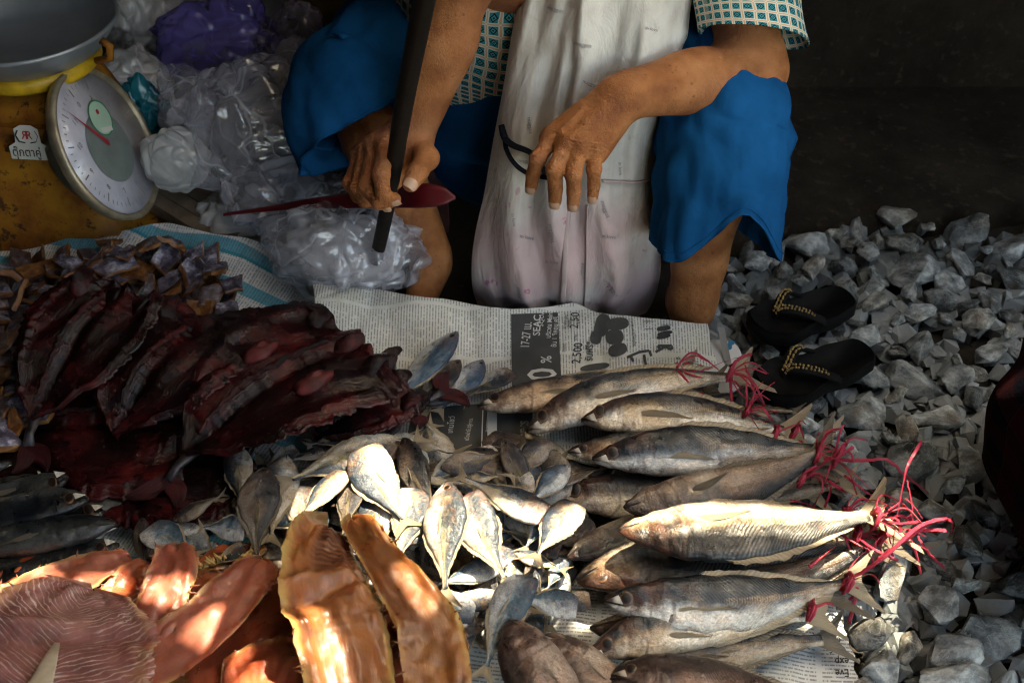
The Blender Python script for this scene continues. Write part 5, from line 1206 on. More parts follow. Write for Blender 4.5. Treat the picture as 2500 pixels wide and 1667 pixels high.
def ridge_fin(kind, x0, x1, hgt, side, bend, seed, th=.0022):
    p = PROF[kind]; V = []; V2 = []; uv = []; nu, nv = 26, 4
    for i in range(nu):
        x = lerp(x0, x1, i / (nu - 1)); e = interp(p['x'], p['top' if side > 0 else 'bot'], x); hh = hgt * (math.sin(math.pi * (i / (nu - 1)) ** .55) ** .7 + .12) * (1 + .45 * nz(i * 1.7, seed))
        for j in range(nv):
            t = j / (nv - 1); q = Vector((x + .03 * t, side * (e - .006 + hh * t) + bend * 4 * x * (1 - x), .006 * nz(i * .6, seed, t) * t)); V.append(q + Vector((0, 0, th * (1 - t * .8)))); V2.append(q - Vector((0, 0, th * (1 - t * .8)))); uv.append((t, i / nu))
    n = len(V); F = grid_faces(nu, nv); return V + V2, F + [tuple(i + n for i in f)[::-1] for f in F], uv * 2
CUT = simple('cut_flesh', (.10, .030, .022), .4, .6, 20, .4, 40)
_cache = {}
def fish_parts(kind, mat, finmat, var):
    """shared meshes of one variant: list of (name, mesh)"""
    key = (kind, mat.name, var)
    if key in _cache: return _cache[key]
    rv = random.Random(hash(kind) % 1000 + var * 17 if False else sum(map(ord, kind)) + var * 17)
    bend = [0, .035, -.035, .055, -.02, .015, -.05][var % 7] * (1.0 if kind in ('mackerel', 'slim') else .7); sag = [.06, .12, .03, .10, .16, .05, .09][var % 7]; seed = var * 2.7 + 1
    hi = kind in ('mackerel', 'slim', 'stout')
    out = [('body', mesh('fish_body', *fish_body(kind, bend, sag, seed, 64 if hi else 44, 44 if hi else 30)[:2], mat, fish_body(kind, bend, sag, seed, 64 if hi else 44, 44 if hi else 30)[2]))]
    V, F, uv = tail_fin(bend, sag, seed, *((rv.uniform(.10, .15), rv.uniform(.14, .19)) if hi else (rv.uniform(.13, .19), rv.uniform(.18, .25))), .55); out.append(('tail_fin', mesh('tail_fin', V, F, finmat, uv)))
    p = PROF[kind]
    wz = interp(p['x'], p['wid'], .30)
    for zs in (1, -1):
        V, F, uv = blade(.285, -.02, wz * .90, .24 if kind != 'stout' else .17, .017, rv.uniform(-.05, .12), zs, seed, .003); V = [v + Vector((0, bend * .8, 0)) for v in V]; out.append(('pectoral_fin', mesh('pectoral_fin', V, F, finmat, uv)))
        if kind != 'headless':
            yb, yt = interp(p['x'], p['bot'], .085), interp(p['x'], p['top'], .085); 
            er = .027 if hi else .030; slope = (interp(p['x'], p['wid'], .115) - interp(p['x'], p['wid'], .06)) / .055; Mt = Matrix.Rotation(-math.atan(slope), 3, 'Y')
            if zs < 0: Mt = Matrix.Diagonal((1, 1, -1)) @ Mt
            V, F, uv = sphere((.087, .62 * (yb + yt) - yb + bend * .31, zs * (interp(p['x'], p['wid'], .087) * .90 - sag * .098)), (er, er, .0075), 9, 18, Mt); out.append(('eye', mesh('eye', V, F, EYE, uv)))
            pts = []
            for k in range(9):
                x = .001 + .078 * k / 8; t_, b_, w_ = [interp(p['x'], p[q_], x) for q_ in ('top', 'bot', 'wid')]; vr = .36 - .5 * (x - .05) * .6; y = vr * (t_ + b_) - b_; sy = min(1, abs(y) / max(1e-4, b_ if y < 0 else t_))
                pts.append(Vector((x, y + bend * 4 * x * (1 - x), zs * w_ * .97 * max(.1, math.sqrt(max(0, 1 - sy * sy))) ** .85 - sag * (x - .4) ** 2)))
            V, F, uv = tube(pts, [.0052 - .0035 * k / 8 for k in range(9)], 6); out.append(('mouth', mesh('mouth', V, F, MOUTH, uv)))
    if kind == 'headless':     # cut end, dark and sunken, with a ragged rim
        V = [Vector((.030, bend * .1, -sag * .137))]
        for j in range(24):
            g = 2 * math.pi * j / 24; yy_ = (p['top'][0] if math.sin(g) > 0 else p['bot'][0]) * math.sin(g); V.append(Vector((-.004 + .012 * nz(j * .9, seed) + .22 * math.sin(seed * 1.7) * yy_, (p['top'][0] if math.sin(g) > 0 else p['bot'][0]) * math.sin(g) * 1.02, p['wid'][0] * math.cos(g) * 1.04 - sag * .16)))
        out.append(('cut_end', mesh('cut_end', V, [(0, 1 + j, 1 + (j + 1) % 24) for j in range(24)], CUT)))
    if not hi:
        for sd_, a_, b_ in ((1, .30, .88), (-1, .42, .88)):
            V, F, uv = ridge_fin(kind, a_, b_, .022, sd_, bend, seed + sd_); out.append(('dorsal_fin' if sd_ > 0 else 'anal_fin', mesh('ridge_fin', V, F, finmat, uv)))
    if hi:
        V, F, uv = ridge_fin(kind, .36, .90, .020, 1, bend, seed); out.append(('dorsal_fin', mesh('dorsal_fin', V, F, finmat, uv)))
        V, F, uv = ridge_fin(kind, .50, .90, .014, -1, bend, seed + 2); out.append(('anal_fin', mesh('anal_fin', V, F, finmat, uv)))
        mw = interp(p['x'], p['wid'], .05)
        V = [Vector((.004, -.006, mw * .62)), Vector((.056, .010, mw * 1.06)), Vector((.070, -.024, mw * 1.08)), Vector((.03, -.008, mw * .6))]; V += [Vector((v.x, v.y, -v.z)) for v in V]
        out.append(('mouth_lining', mesh('mouth_lining', V, [(0, 2, 1), (0, 3, 2), (0, 1, 3), (4, 5, 6), (4, 6, 7), (4, 7, 5)], TEETH)))
    _cache[key] = out; return out
KN = {'mackerel': 'mackerel', 'slim': 'mackerel', 'scad': 'small_fish', 'headless': 'small_fish', 'stout': 'brown_fish'}
def fish(kind, mat, finmat, head, tail, zh, zt, label, group, flip=False, roll=0.0, var=0, hs=1.0, ts=1.0, cat='fish', name=None):
    H = PZ(head[0], head[1], zh); T = PZ(tail[0], tail[1], zt); X = T - H; L = X.length; X.normalize()
    Y = Vector((0, 0, 1)).cross(X).normalized(); Z = X.cross(Y)
    if flip: Y, Z = -Y, -Z
    q = Matrix.Rotation(R(roll), 3, X); Y = q @ Y; Z = q @ Z
    M = Matrix((X * L, Y * (L * hs), Z * (L * ts))).transposed().to_4x4(); M.translation = H
    root = empty(name or KN[kind]); root.matrix_world = M; tag(root, label, cat, group)
    for nm, me in fish_parts(kind, mat, finmat, var):
        o = bpy.data.objects.new(nm, me); C.objects.link(o); o.parent = root
    return root
# ---- tied mackerel, heads to the middle, tails to the gravel.   flip=False: back of the fish is towards the top of the picture
GM = 'mackerel tied in bunches'
MK = [
 # head, tail root, zh, zt, kind, mat, flip, roll, var, height, label
 ((1166, 990), (1662, 905), .055, .060, 'slim', FISH_MK, False, -20, 0, .95, 'dark-headed mackerel lying farthest back on the grey newspaper'),
 ((1278, 990), (1720, 945), .045, .050, 'slim', FISH_MKD, False, 0, 1, 1.0, 'shadowed mackerel squeezed between the two rearmost tied fish'),
 ((1285, 1048), (1790, 912), .070, .085, 'slim', FISH_MK, False, -10, 3, 1.05, 'mackerel with a curved scaly back second from the rear'),
 ((1420, 1020), (1920, 1040), .090, .070, 'slim', FISH_MK, False, -12, 1, 1.20, 'grey mackerel with raised fin and drooping tail third from the rear'),
 ((1388, 1100), (1800, 1075), .075, .070, 'mackerel', FISH_MK, False, 8, 4, .80, 'mackerel whose open-mouthed head peeks out behind a silver one'),
 ((1446, 1118), (1995, 1096), .095, .085, 'mackerel', FISH_MK, False, 14, 5, .82, 'silver mackerel with a long grey side fin and brown stain'),
 ((1352, 1200), (1930, 1165), .045, .050, 'slim', FISH_MK, False, 10, 2, 1.0, 'half-hidden mackerel with a pale gaping mouth in the middle of the row'),
 ((1522, 1242), (1990, 1112), .088, .095, 'slim', FISH_MKD, True, 30, 1, 1.25, 'dark-backed mackerel slanting up to a knot of raffia'),
 ((1560, 1225), (1985, 1165), .050, .060, 'slim', FISH_MKD, False, 0, 4, 1.0, 'blackish mackerel tucked under the dark-backed one'),
 ((1512, 1300), (2118, 1265), .110, .105, 'mackerel', FISH_MK, True, -6, 5, 1.16, 'large sunlit mackerel with its pale belly turned up'),
 ((1385, 1362), (1780, 1215), .050, .050, 'slim', FISH_MKD, True, 0, 0, 1.15, 'brown mackerel head poking out left of the large sunlit one'),
 ((1408, 1420), (2075, 1330), .055, .065, 'mackerel', FISH_MK, True, 6, 2, .95, 'mackerel lying beneath the large sunlit one with its head showing'),
 ((1640, 1440), (2105, 1345), .060, .070, 'slim', FISH_MKD, True, 20, 3, 1.0, 'dark scaly mackerel under the raffia beside the sunlit one'),
 ((1474, 1462), (2068, 1420), .100, .085, 'mackerel', FISH_MK, False, 12, 6, .86, 'pale mackerel with a wine-red stain behind its gill'),
 ((1434, 1596), (1985, 1506), .070, .066, 'mackerel', FISH_MK, False, 14, 3, .82, 'mackerel with scalloped belly edge nearest the upside-down headline'),
 ((1440, 1540), (2010, 1470), .050, .055, 'mackerel', FISH_MKD, True, 0, 1, .9, 'shaded mackerel wedged between the stained one and the nearest one'),
 ((1560, 1150), (1990, 1140), .050, .060, 'mackerel', FISH_MK, False, 0, 2, .8, 'shaded mackerel under the silver one with the long side fin'),
 ((1500, 1640), (2010, 1560), .045, .040, 'slim', FISH_MKD, False, 0, 5, 1.0, 'blackish mackerel in deep shade above the stout brown fish'),
]
for i_, (hd, tl, zh, zt, kd, mt, fl_, ro, va, hs, lb) in enumerate(MK):
    if mt is FISH_MK and i_ in (2, 3, 5, 13): mt = FISH_MK2
    if not fl_: ro += 20
    fish(kd, mt, FIN if mt is not FISH_MKD else FIN_D, hd, tl, zh, zt, lb, GM, fl_, ro, va, hs * 1.24, .88)
# extra tails bundled under the knots
for k, (hd, tl, zh, zt) in enumerate([((1700, 1000), (1935, 1000), .03, .06), ((1640, 1330), (2150, 1335), .03, .06), ((1700, 1210), (2050, 1180), .03, .055), ((1620, 1480), (2050, 1370), .03, .05), ((1540, 1010), (1800, 960), .03, .05)]):
    fish('slim', FISH_MKD, FIN, hd, tl, zh, zt, 'mackerel buried in the tied bunch with only its tail end showing', 'buried tied mackerel', bool(k % 2), 10 * k, k)
# ---- stout brown fish along the lower edge
for hd, tl, zh, zt, va, fl_, hs, lb in [((1240, 1520), (1490, 1900), .095, .07, 1, True, 1.15, 'stout brown fish with its head up beside the amber fillet'), ((1318, 1555), (1640, 1860), .075, .05, 2, True, 1.05, 'stout brown fish behind the one with its head up'), ((1490, 1650), (2030, 1730), .080, .06, 4, False, 1.1, 'stout brown fish lying across the lower edge below the mackerel')]:
    fish('stout', FISH_BR, FIN_D, hd, tl, zh, zt, lb, 'stout brown fish', fl_, 0, va, hs)
# ---- small silver fish
def q(x, y): return (600 + x / 2.351, 1000 + y / 2.351)
GS = 'small silver fish in the pile'
SM = [
 (q(875, 190), q(310, 375), .075, .085, 'scad', FISH_SM, 0, -8, 0, .72, 'long grey fish with round snout on top of the pile below the dark red fish'),
 (q(670, 120), q(400, 190), .065, .065, 'scad', FISH_SM, 0, 0, 1, .9, 'small grey fish behind the round-snouted one'),
 (q(870, 90), q(600, 240), .055, .055, 'scad', FISH_SMD, 0, 0, 2, .7, 'shaded fish tucked behind the round-snouted one'),
 (q(690, 255), q(890, 610), .10, .085, 'headless', FISH_SM, 1, 0, 3, .92, 'plump headless fish half in sun with its tail pointing down'),
 (q(905, 190), q(1075, 590), .09, .08, 'scad', FISH_SMD, 0, 40, 4, .62, 'slender brownish fish standing on edge with a dark back'),
 (q(1150, 455), q(1140, 980), .11, .10, 'scad', FISH_SM, 0, 20, 0, .72, 'brightest white fish pointing straight down in full sun'),
 (q(1280, 530), q(1475, 930), .115, .095, 'headless', FISH_SM, 0, 4, 2, .86, 'cream headless fish in full sun with a tapering tail'),
 (q(1680, 600), q(1290, 420), .085, .085, 'headless', FISH_SM, 1, 0, 1, .74, 'white-bellied fish lying with its tail towards the plump one'),
 (q(1870, 560), q(1690, 810), .085, .085, 'headless', FISH_SM, 1, 6, 5, 1.0, 'round-bodied fish with torn pale skin next to the mackerel heads'),
 (q(1490, 190), q(1670, 490), .09, .07, 'scad', FISH_SMD, 0, 30, 6, .62, 'dark slender fish pointing down between two rounded ones'),
 (q(1210, 300), q(1730, 285), .06, .06, 'scad', FISH_SMD, 0, 0, 5, .66, 'olive fish lying level at the rear of the pile'),
 (q(1200, 280), q(1050, 400), .07, .07, 'headless', FISH_BLUE, 0, 0, 3, .9, 'pale blue headless fish below the white newspaper margin'),
 (q(1240, 400), q(1440, 380), .065, .065, 'headless', FISH_SM, 0, 0, 0, .95, 'rounded grey fish in the shade at the rear of the pile'),
 (q(100, 355), q(60, 800), .10, .085, 'scad', FISH_SMD, 0, 0, 4, .78, 'dark oval fish standing out left of the sunlit pile'),
 (q(-60, 260), q(-30, 540), .075, .07, 'headless', FISH_SM, 1, 10, 2, .75, 'split silver fish with backbone showing beside the dark oval one'),
 (q(225, 300), q(150, 700), .075, .07, 'scad', FISH_SM, 1, -10, 1, .8, 'tall grey fish just right of the dark oval one'),
 (q(620, 385), q(560, 690), .085, .08, 'headless', FISH_SMD, 0, 25, 5, .8, 'steel-dark glossy headless fish above the curled fillet'),
 (q(740, 440), q(730, 830), .08, .07, 'headless', FISH_SM, 1, 0, 6, .85, 'sunlit pale headless fish beside the steel-dark one'),
 (q(550, 380), q(330, 620), .09, .085, 'headless', FISH_SM, 1, 12, 3, .8, 'yellow-striped fish with its tail spread to the side'),
 (q(330, 460), q(310, 720), .07, .06, 'headless', FISH_SM, 0, 0, 0, 1.0, 'silver belly up fish beside the curled fillet tip'),
 (q(430, 600), q(380, 760), .06, .055, 'headless', FISH_BLUE, 0, 0, 4, 1.1, 'small bluish fish behind the curled fillet tip'),
 (q(960, 480), q(880, 830), .085, .08, 'headless', FISH_SM, 0, 0, 1, .82, 'mauve-tinted fish with long tail left of the brightest one'),
 (q(1480, 860), q(1130, 990), .075, .07, 'scad', FISH_BLUE, 1, 0, 2, .72, 'long bluish fish lying under the cream sunlit one'),
 (q(1590, 990), q(1400, 1430), .105, .085, 'headless', FISH_BLUE, 0, 0, 6, .74, 'blue-grey headless fish pointing down towards the brown fish'),
 (q(1880, 1130), q(1590, 1090), .09, .09, 'headless', FISH_BLUE, 1, -15, 1, .95, 'deep blue fish piece crossing the white one'),
 (q(1960, 1090), q(1760, 1130), .07, .07, 'headless', FISH_SM, 0, 0, 0, 1.1, 'white fish piece behind the deep blue one'),
 (q(1400, 1080), q(1130, 1090), .08, .07, 'headless', FISH_SM, 0, 0, 3, .9, 'silver-white fish under the tail of the brightest one'),
 (q(1320, 780), q(1180, 640), .06, .06, 'headless', FISH_SM, 0, 0, 5, .8, 'small tan fish between the two sunlit ones'),
 (q(1560, 820), q(1790, 900), .065, .06, 'scad', FISH_SM, 0, 0, 4, .7, 'pale fish tail end pointing at the mackerel heads'),
 (q(1620, 900), q(1700, 1060), .06, .055, 'scad', FISH_SMD, 0, 10, 6, .75, 'dark fish above the deep blue piece'),
 (q(1780, 800), q(1500, 700), .055, .055, 'headless', FISH_SM, 0, 0, 2, .9, 'tan fish tucked below the round-bodied one'),
 (q(1820, 870), q(1740, 1010), .05, .05, 'headless', FISH_BLUE, 0, 0, 0, .9, 'bluish fish next to the mackerel snouts'),
 (q(1270, 1180), q(1240, 1480), .07, .05, 'headless', FISH_SM, 0, 20, 5, .7, 'pale split fish standing beside the amber fillet'),
 (q(1480, 320), q(1560, 470), .065, .06, 'headless', FISH_SMD, 0, 0, 2, 1.0, 'olive rounded fish behind the white-bellied one'),
 (q(1190, 340), q(1150, 520), .06, .055, 'headless', FISH_SM, 0, 0, 6, 1.0, 'grey ribbed fish behind the brightest one'),
 (q(1000, 760), q(1060, 960), .05, .04, 'scad', FISH_SMD, 0, 10, 1, .8, 'tan-brown fish in the gap beside the long fillet'),
 (q(940, 700), q(930, 900), .05, .045, 'headless', FISH_SM, 1, 0, 3, .8, 'orange-tinted fish tail by the long fillet'),
 (q(280, 230), q(120, 330), .06, .06, 'headless', FISH_SM, 0, 0, 4, .9, 'pale fish fillet edge at the upper left of the pile'),
 (q(440, 240), q(280, 290), .065, .06, 'headless', FISH_SM, 1, 0, 1, .9, 'flat pale fish under the round-snouted one'),
 (q(420, 400), q(240, 540), .055, .05, 'headless', FISH_SM, 0, 0, 6, .9, 'cream fish under the yellow-striped one'),
 # left group by the fillets
 ((372, 1290), (462, 1345), .075, .07, 'headless', FISH_BLUE, 0, 0, 0, 1.2, 'silver-white crumpled fish piece just above the pink fillets'),
 ((420, 1300), (520, 1360), .055, .05, 'headless', FISH_BLUE, 1, 0, 2, 1.1, 'pale greenish fish piece between two silver ones above the fillets'),
 ((592, 1295), (505, 1290), .085, .08, 'headless', FISH_BLUE, 1, -20, 3, 1.15, 'deep blue-violet fish piece left of the dark oval fish'),
 ((588, 1335), (525, 1372), .085, .07, 'headless', FISH_SM, 0, 0, 5, 1.0, 'small pinkish silver fish piece next to the yellow frill'),
 ((345, 1270), (350, 1375), .07, .055, 'scad', FISH_SMD, 0, 25, 4, .7, 'blackish fish standing left of the silver-white piece'),
 ((430, 1265), (528, 1212), .065, .08, 'scad', FISH_SMD, 0, 0, 6, .75, 'purplish fish with its tail sticking up below the red tail fin'),
 ((640, 1340), (720, 1365), .06, .055, 'headless', FISH_SMD, 0, 0, 1, .9, 'dark fish in the shade between the fillets and the pile'),
 ((480, 1280), (560, 1275), .05, .05, 'scad', FISH_SMD, 0, 0, 2, .7, 'grey fish edge beneath the deep blue-violet piece'),
 # behind the newspaper band
 ((1105, 822), (955, 985), .085, .055, 'scad', FISH_BLUE, 0, 10, 5, .58, 'slim blue-green fish with its head raised over the newspaper print'),
 ((1115, 885), (1010, 985), .060, .050, 'scad', FISH_SMD, 0, 0, 1, .72, 'grey fish head behind the slim blue-green one'),
 ((1172, 885), (1085, 985), .060, .045, 'scad', FISH_BLUE, 0, 0, 3, .75, 'teal-grey fish between two fish heads on the newspaper'),
 ((1242, 912), (1150, 965), .060, .045, 'headless', FISH_SM, 0, 0, 2, .9, 'pinkish pale fish piece beside the dark newspaper column'),
 ((1035, 985), (1170, 950), .05, .05, 'scad', FISH_SMD, 1, 0, 4, .5, 'yellow-tailed fish crossing between the red fish and the mackerel'),
]
for hd, tl, zh, zt, kd, mt, fl_, ro, va, hs, lb in SM:
    k_ = 1.16; mx_, my_ = (hd[0] + tl[0]) / 2, (hd[1] + tl[1]) / 2; hd = (mx_ + (hd[0] - mx_) * k_, my_ + (hd[1] - my_) * k_); tl = (mx_ + (tl[0] - mx_) * k_, my_ + (tl[1] - my_) * k_)
    fish(kd, mt, FIN if mt is not FISH_SMD else FIN_D, hd, tl, zh, zt, lb, GS, bool(fl_), ro, va, hs * 1.42, 1.0)
rs = random.Random(21)
BUR = [(600, 1160), (700, 1100), (1010, 1070), (1430, 1110), (1400, 1330), (1360, 1440), (1300, 1540), (1230, 1640), (1080, 1640), (1090, 1480), (980, 1420), (900, 1380), (760, 1330), (640, 1330), (560, 1300), (540, 1220)]
n_b = 0
while n_b < 64:
    x, y = rs.uniform(590, 1440), rs.uniform(1070, 1640)
    if not inpoly(x, y, BUR): continue
    a = rs.uniform(0, 6.28); l = rs.uniform(80, 110); mt = rs.choice([FISH_SM, FISH_SM, FISH_SMD, FISH_BLUE]); z0 = rs.uniform(.020, .052)
    fish(rs.choice(['scad', 'headless']), mt, FIN, (x - l * math.cos(a), y - l * math.sin(a) * .8), (x + l * math.cos(a), y + l * math.sin(a) * .8), z0, z0 + rs.uniform(-.01, .012), 'small fish partly buried low in the silver pile', 'buried small fish', rs.random() < .5, rs.uniform(-25, 25), rs.randrange(7), rs.uniform(1.0, 1.35)); n_b += 1
n_b = 0
while n_b < 34:
    x, y = rs.uniform(590, 1420), rs.uniform(1080, 1620)
    if not inpoly(x, y, BUR): continue
    a = rs.uniform(0, 6.28); l = rs.uniform(58, 80); mt = rs.choice([FISH_SM, FISH_SM, FISH_BLUE, FISH_SMD]); z0 = rs.uniform(.055, .078)
    fish(rs.choice(['scad', 'headless']), mt, FIN, (x - l * math.cos(a), y - l * math.sin(a) * .8), (x + l * math.cos(a), y + l * math.sin(a) * .8), z0, z0 + rs.uniform(-.014, .012), 'little fish squeezed between the bigger ones in the silver pile', 'little fish between the bigger ones', rs.random() < .5, rs.uniform(-35, 35), rs.randrange(7), rs.uniform(.95, 1.25)); n_b += 1
# ---- blackish long fish at the left edge
GB = 'blackish long fish'
for hd, tl, zh, zt, va, fl_, hs, ro, lb in [((165, 1160), (-260, 1300), .080, .06, 1, False, 1.25, 0, 'uppermost blackish fish at the edge under the red fish tail'), ((215, 1215), (-280, 1350), .085, .07, 2, False, 1.2, 10, 'second blackish fish from the top of the dark stack'),
    ((285, 1280), (-240, 1350), .080, .07, 0, True, .85, 0, 'pointed black fish lying over the blue listing newspaper'), ((290, 1328), (-200, 1430), .060, .05, 5, False, 1.0, 0, 'black fish with a pale-jawed head above the fillets'), ((120, 1160), (-280, 1250), .045, .05, 3, False, 1.1, 0, 'black fish at the bottom of the dark stack'), ((180, 1340), (-260, 1440), .05, .05, 6, True, 1.0, 0, 'black fish between the pale-jawed one and the stack'), ((30, 1130), (-200, 1180), .07, .07, 4, True, .8, 0, 'greyish fish head at the very edge above the dark stack'), ((260, 1240), (-240, 1400), .045, .05, 2, False, 1.3, 0, 'black fish under the pointed one on the listing newspaper'), ((330, 1215), (-150, 1260), .040, .045, 5, True, 1.2, 0, 'black fish lowest of all below the dark split fish')]:
    fish('slim', FISH_BLK, FIN_D, hd, tl, zh, zt, lb, GB, fl_, ro, va, hs * 1.5, name='black_fish')
# ================================================================ split dark red fish
def split_fish(head, tail, zh, zt, hw, label, seed, asym=1.0, curl=.05, roes=(), tailpts=None, lift=.0, headl=True, tilt=0.0):
    """butterflied fish; head/tail px, hw half width in metres"""
    H = PZ(*head, zh); T = PZ(*tail, zt); X = T - H; L = X.length; X.normalize(); Y = Vector((0, 0, 1)).cross(X).normalized(); Z = X.cross(Y)
    qm = Matrix.Rotation(R(tilt), 3, X); Y = qm @ Y; Z = qm @ Z
    root = empty('split_fish', H); tag(root, label, 'fish', 'dark red split dried fish')
    nu, nv = 90, 60
    def W(x): return interp([0, .06, .2, .42, .65, .85, 1.0], [.80, .94, 1.02, 1.0, .86, .50, .05], x) * hw * 1.12
    def S(x, v):
        w_ = W(x); side = v * w_ * (asym if v > 0 else 1.0); e = abs(v)
        side = side + w_ * (.05 * nz(x * 26, seed) + .05 * nz(x * 60, seed * 2)) * e ** 3 + w_ * .09 * nz(x * 4, seed + (5 if v > 0 else 0)) * e + .004 * nz(x * 40, v * 3, seed)
        z = curl * hw * 2.2 * e ** 2.4 + .008 * (1 - e ** 2) - .010 * math.exp(-(v / .12) ** 2) * sm(.0, .15, x)
        mx, my = x * L, side; z += .010 * noise.fractal(Vector((mx * 5 + seed, my * 8, seed)), 1, 2, 2) + .008 * abs(nz(mx * 4 + seed, my * 16 + mx * 8, 2.0)) + .003 * nz(mx * 9, my * 45 + mx * 14, seed)
        z += .004 * math.exp(-((e - .84) / .08) ** 2) * (1 + nz(x * 5, seed)) + .012 * (1 - sm(0, .2, x)) * (nz(v * 4, x * 7, seed) + .15)
        xx = x - .05 * (1 - sm(0, .15, x)) * nz(v * 3.0, seed * 3) * 1.6
        return H + X * (xx * L) + Y * side + Z * (z + lift * math.sin(math.pi * x))
    V = []; uv = []
    for i in range(nu):
        for j in range(nv): V.append(S(i / (nu - 1), j / (nv - 1) * 2 - 1)); uv.append((i / nu, j / nv))
    n = nu * nv; th = .010
    V2 = [v - Z * (th * (1 - .7 * abs((k % nv) / (nv - 1) * 2 - 1) ** 3)) for k, v in enumerate(V)]
    F = grid_faces(nu, nv); F2 = F + [tuple(a + n for a in f)[::-1] for f in F]
    for j in range(nv - 1): F2 += [(j, j + 1, j + 1 + n, j + n), ((nu - 1) * nv + j + 1, (nu - 1) * nv + j, (nu - 1) * nv + j + n, (nu - 1) * nv + j + 1 + n)]
    for i in range(nu - 1): F2 += [((i + 1) * nv, i * nv, i * nv + n, (i + 1) * nv + n), (i * nv + nv - 1, (i + 1) * nv + nv - 1, (i + 1) * nv + nv - 1 + n, i * nv + nv - 1 + n)]
    obj('flesh', V + V2, F2, RED, root, uv * 2)
    # backbone: a row of knuckles beside the middle
    P = [S(.14 + .76 * k / 59, -.20 + .03 * nz(k * .2, seed)) + Z * .0005 for k in range(60)]
    V, F, uv = tube(P, [(.0050 - .0025 * k / 59) * (1 + .5 * nz(k * .9, seed) + .3 * nz(k * 2.3, seed)) for k in range(60)], 8, flat=.7); obj('backbone', V, F, RED, root, uv)
    for (x, v, a, b) in roes:
        p = S(x, v) + Z * .001; V, F, uv = sphere((0, 0, 0), (1, 1, 1), 14, 20); Mr = Matrix((X * a, Y * b, Z * b * .75)).transposed()
        V = [p + Mr @ (v_ * (1 + .30 * noise.fractal(v_ * 1.4 + Vector((seed, x, 0)), 1, 2, 3))) for v_ in V]; obj('roe', V, F, ROE, root, uv)
    if headl:   # gill plates and jaw flaps folded over at the head end
        for k in range(3):
            rk = random.Random(seed * 7 + k); v = -.55 + 1.1 * k / 2; b0 = S(.12, v); ln = rk.uniform(.020, .036); d = (-X * ln + Y * (v * .012 + rk.uniform(-.012, .012)) + Z * rk.uniform(-.004, .006))
            P = [b0 + d * t_ + Z * (.006 * math.sin(3 * t_)) for t_ in (-.6, -.2, .2, .6, 1.0)]; V, F, uv = tube([Vector(p) for p in crspline(P, 12)], [.006 + .009 * math.sin(math.pi * (.15 + .8 * i_ / 11)) for i_ in range(12)], 12, flat=.28, twist=1.2 * nz(k, seed))
            V = [v_ + Vector((nz(v_.x * 90, v_.y * 90, seed), nz(v_.y * 90, v_.z * 90, seed), nz(v_.z * 90, v_.x * 90, seed))) * .003 for v_ in V]; obj('gill_flap', V, F, RED, root, uv)
    if tailpts:
        (ax, ay, az), (b1x, b1y, b1z), (b2x, b2y, b2z) = tailpts; A_ = PZ(ax, ay, az)
        P = [T - X * .02, T.lerp(A_, .5) + Z * .002, A_]; V, F, uv = tube(P, [.008, .0065, .0085], 10, flat=.7); obj('tail_root', V, F, SILV, root, uv)
        for q in ((b1x, b1y, b1z), (b2x, b2y, b2z)):
            B_ = PZ(*q); d = B_ - A_; sd2 = Z.cross(d).normalized(); V = []; uv = []; V2 = []
            for i in range(10):
                for j in range(9):
                    u, v = i / 9, j / 8 * 2 - 1; w2 = .017 * math.sin(math.pi * (.12 + .86 * u)) ** .7 * (1 - .55 * u); p = A_ + d * u + sd2 * (v * w2 + .018 * math.sin(u * 2.6) * (1 if q is not None else 0) * .5) + Z * (.004 * nz(u * 3, v * 4, seed) + .0015 * math.sin(v * 25)); V.append(p + Z * .0012); V2.append(p - Z * .0012); uv.append((u, v * .5 + .5))
            F = grid_faces(10, 9); obj('tail_fin', V + V2, F + [tuple(a + 90 for a in f)[::-1] for f in F], FIN_R, root, uv * 2)
    return root
c5 = lambda x, y: (x / 2.148, 520 + y / 2.148)
split_fish(c5(640, 400), c5(165, 1090), .140, .075, .074, 'dark split fish with open gills nearest the dried chunks', 1.3, 1.15, .06, (), (c5(150, 1225) + (.060,), c5(50, 1360) + (.055,), c5(225, 1365) + (.055,)), .02)
split_fish(c5(1120, 590), c5(600, 1170), .115, .070, .096, 'dark red split fish in the middle of the three big ones', 4.1, 1.0, .05, (), None, .02)
split_fish(c5(1900, 690), c5(975, 1275), .120, .085, .110, 'largest dark red split fish with pink roe lumps and red tail', 7.7, 1.0, .05, ((.36, .42, .026, .015), (.44, -.45, .024, .015)), (c5(880, 1395) + (.070,), c5(655, 1475) + (.060,), c5(905, 1550) + (.055,)), .03)
split_fish(c5(1000, 1100), c5(-150, 1160), .050, .040, .115, 'shadowed split fish lying flat beneath the other dark ones', 9.2, 1.0, .01, (), None, .0, False)
split_fish(c5(1640, 640), c5(760, 860), .075, .06, .055, 'dark split fish edge showing behind the largest one', 12.4, 1.0, .06, (), None, .02, True)
split_fish(c5(1330, 1240), c5(330, 1330), .050, .035, .11, 'black split fish at the bottom below the largest one', 14.9, 1.0, .01, (), None, .0, False)
split_fish(c5(2130, 900), c5(1650, 1180), .090, .055, .055, 'narrow dark split fish along the side of the largest one', 17.0, 1.0, .05, (), None, .01, True)
c7 = lambda x, y: (900 + x * .4252, 750 + y * .4252)
split_fish(c7(60, 600), c7(360, 530), .070, .060, .022, 'small red split fish whose tail points at the mackerel', 19.0, 1.0, .05, (), (c7(420, 490) + (.062,), c7(480, 375) + (.075,), c7(570, 580) + (.058,)), .0, False)
split_fish(c7(0, 640), c7(210, 610), .070, .055, .018, 'small red split fish with frayed fin below its twin', 21.0, 1.0, .05, (), (c7(250, 620) + (.060,), c7(350, 560) + (.062,), c7(270, 690) + (.055,)), .0, False)

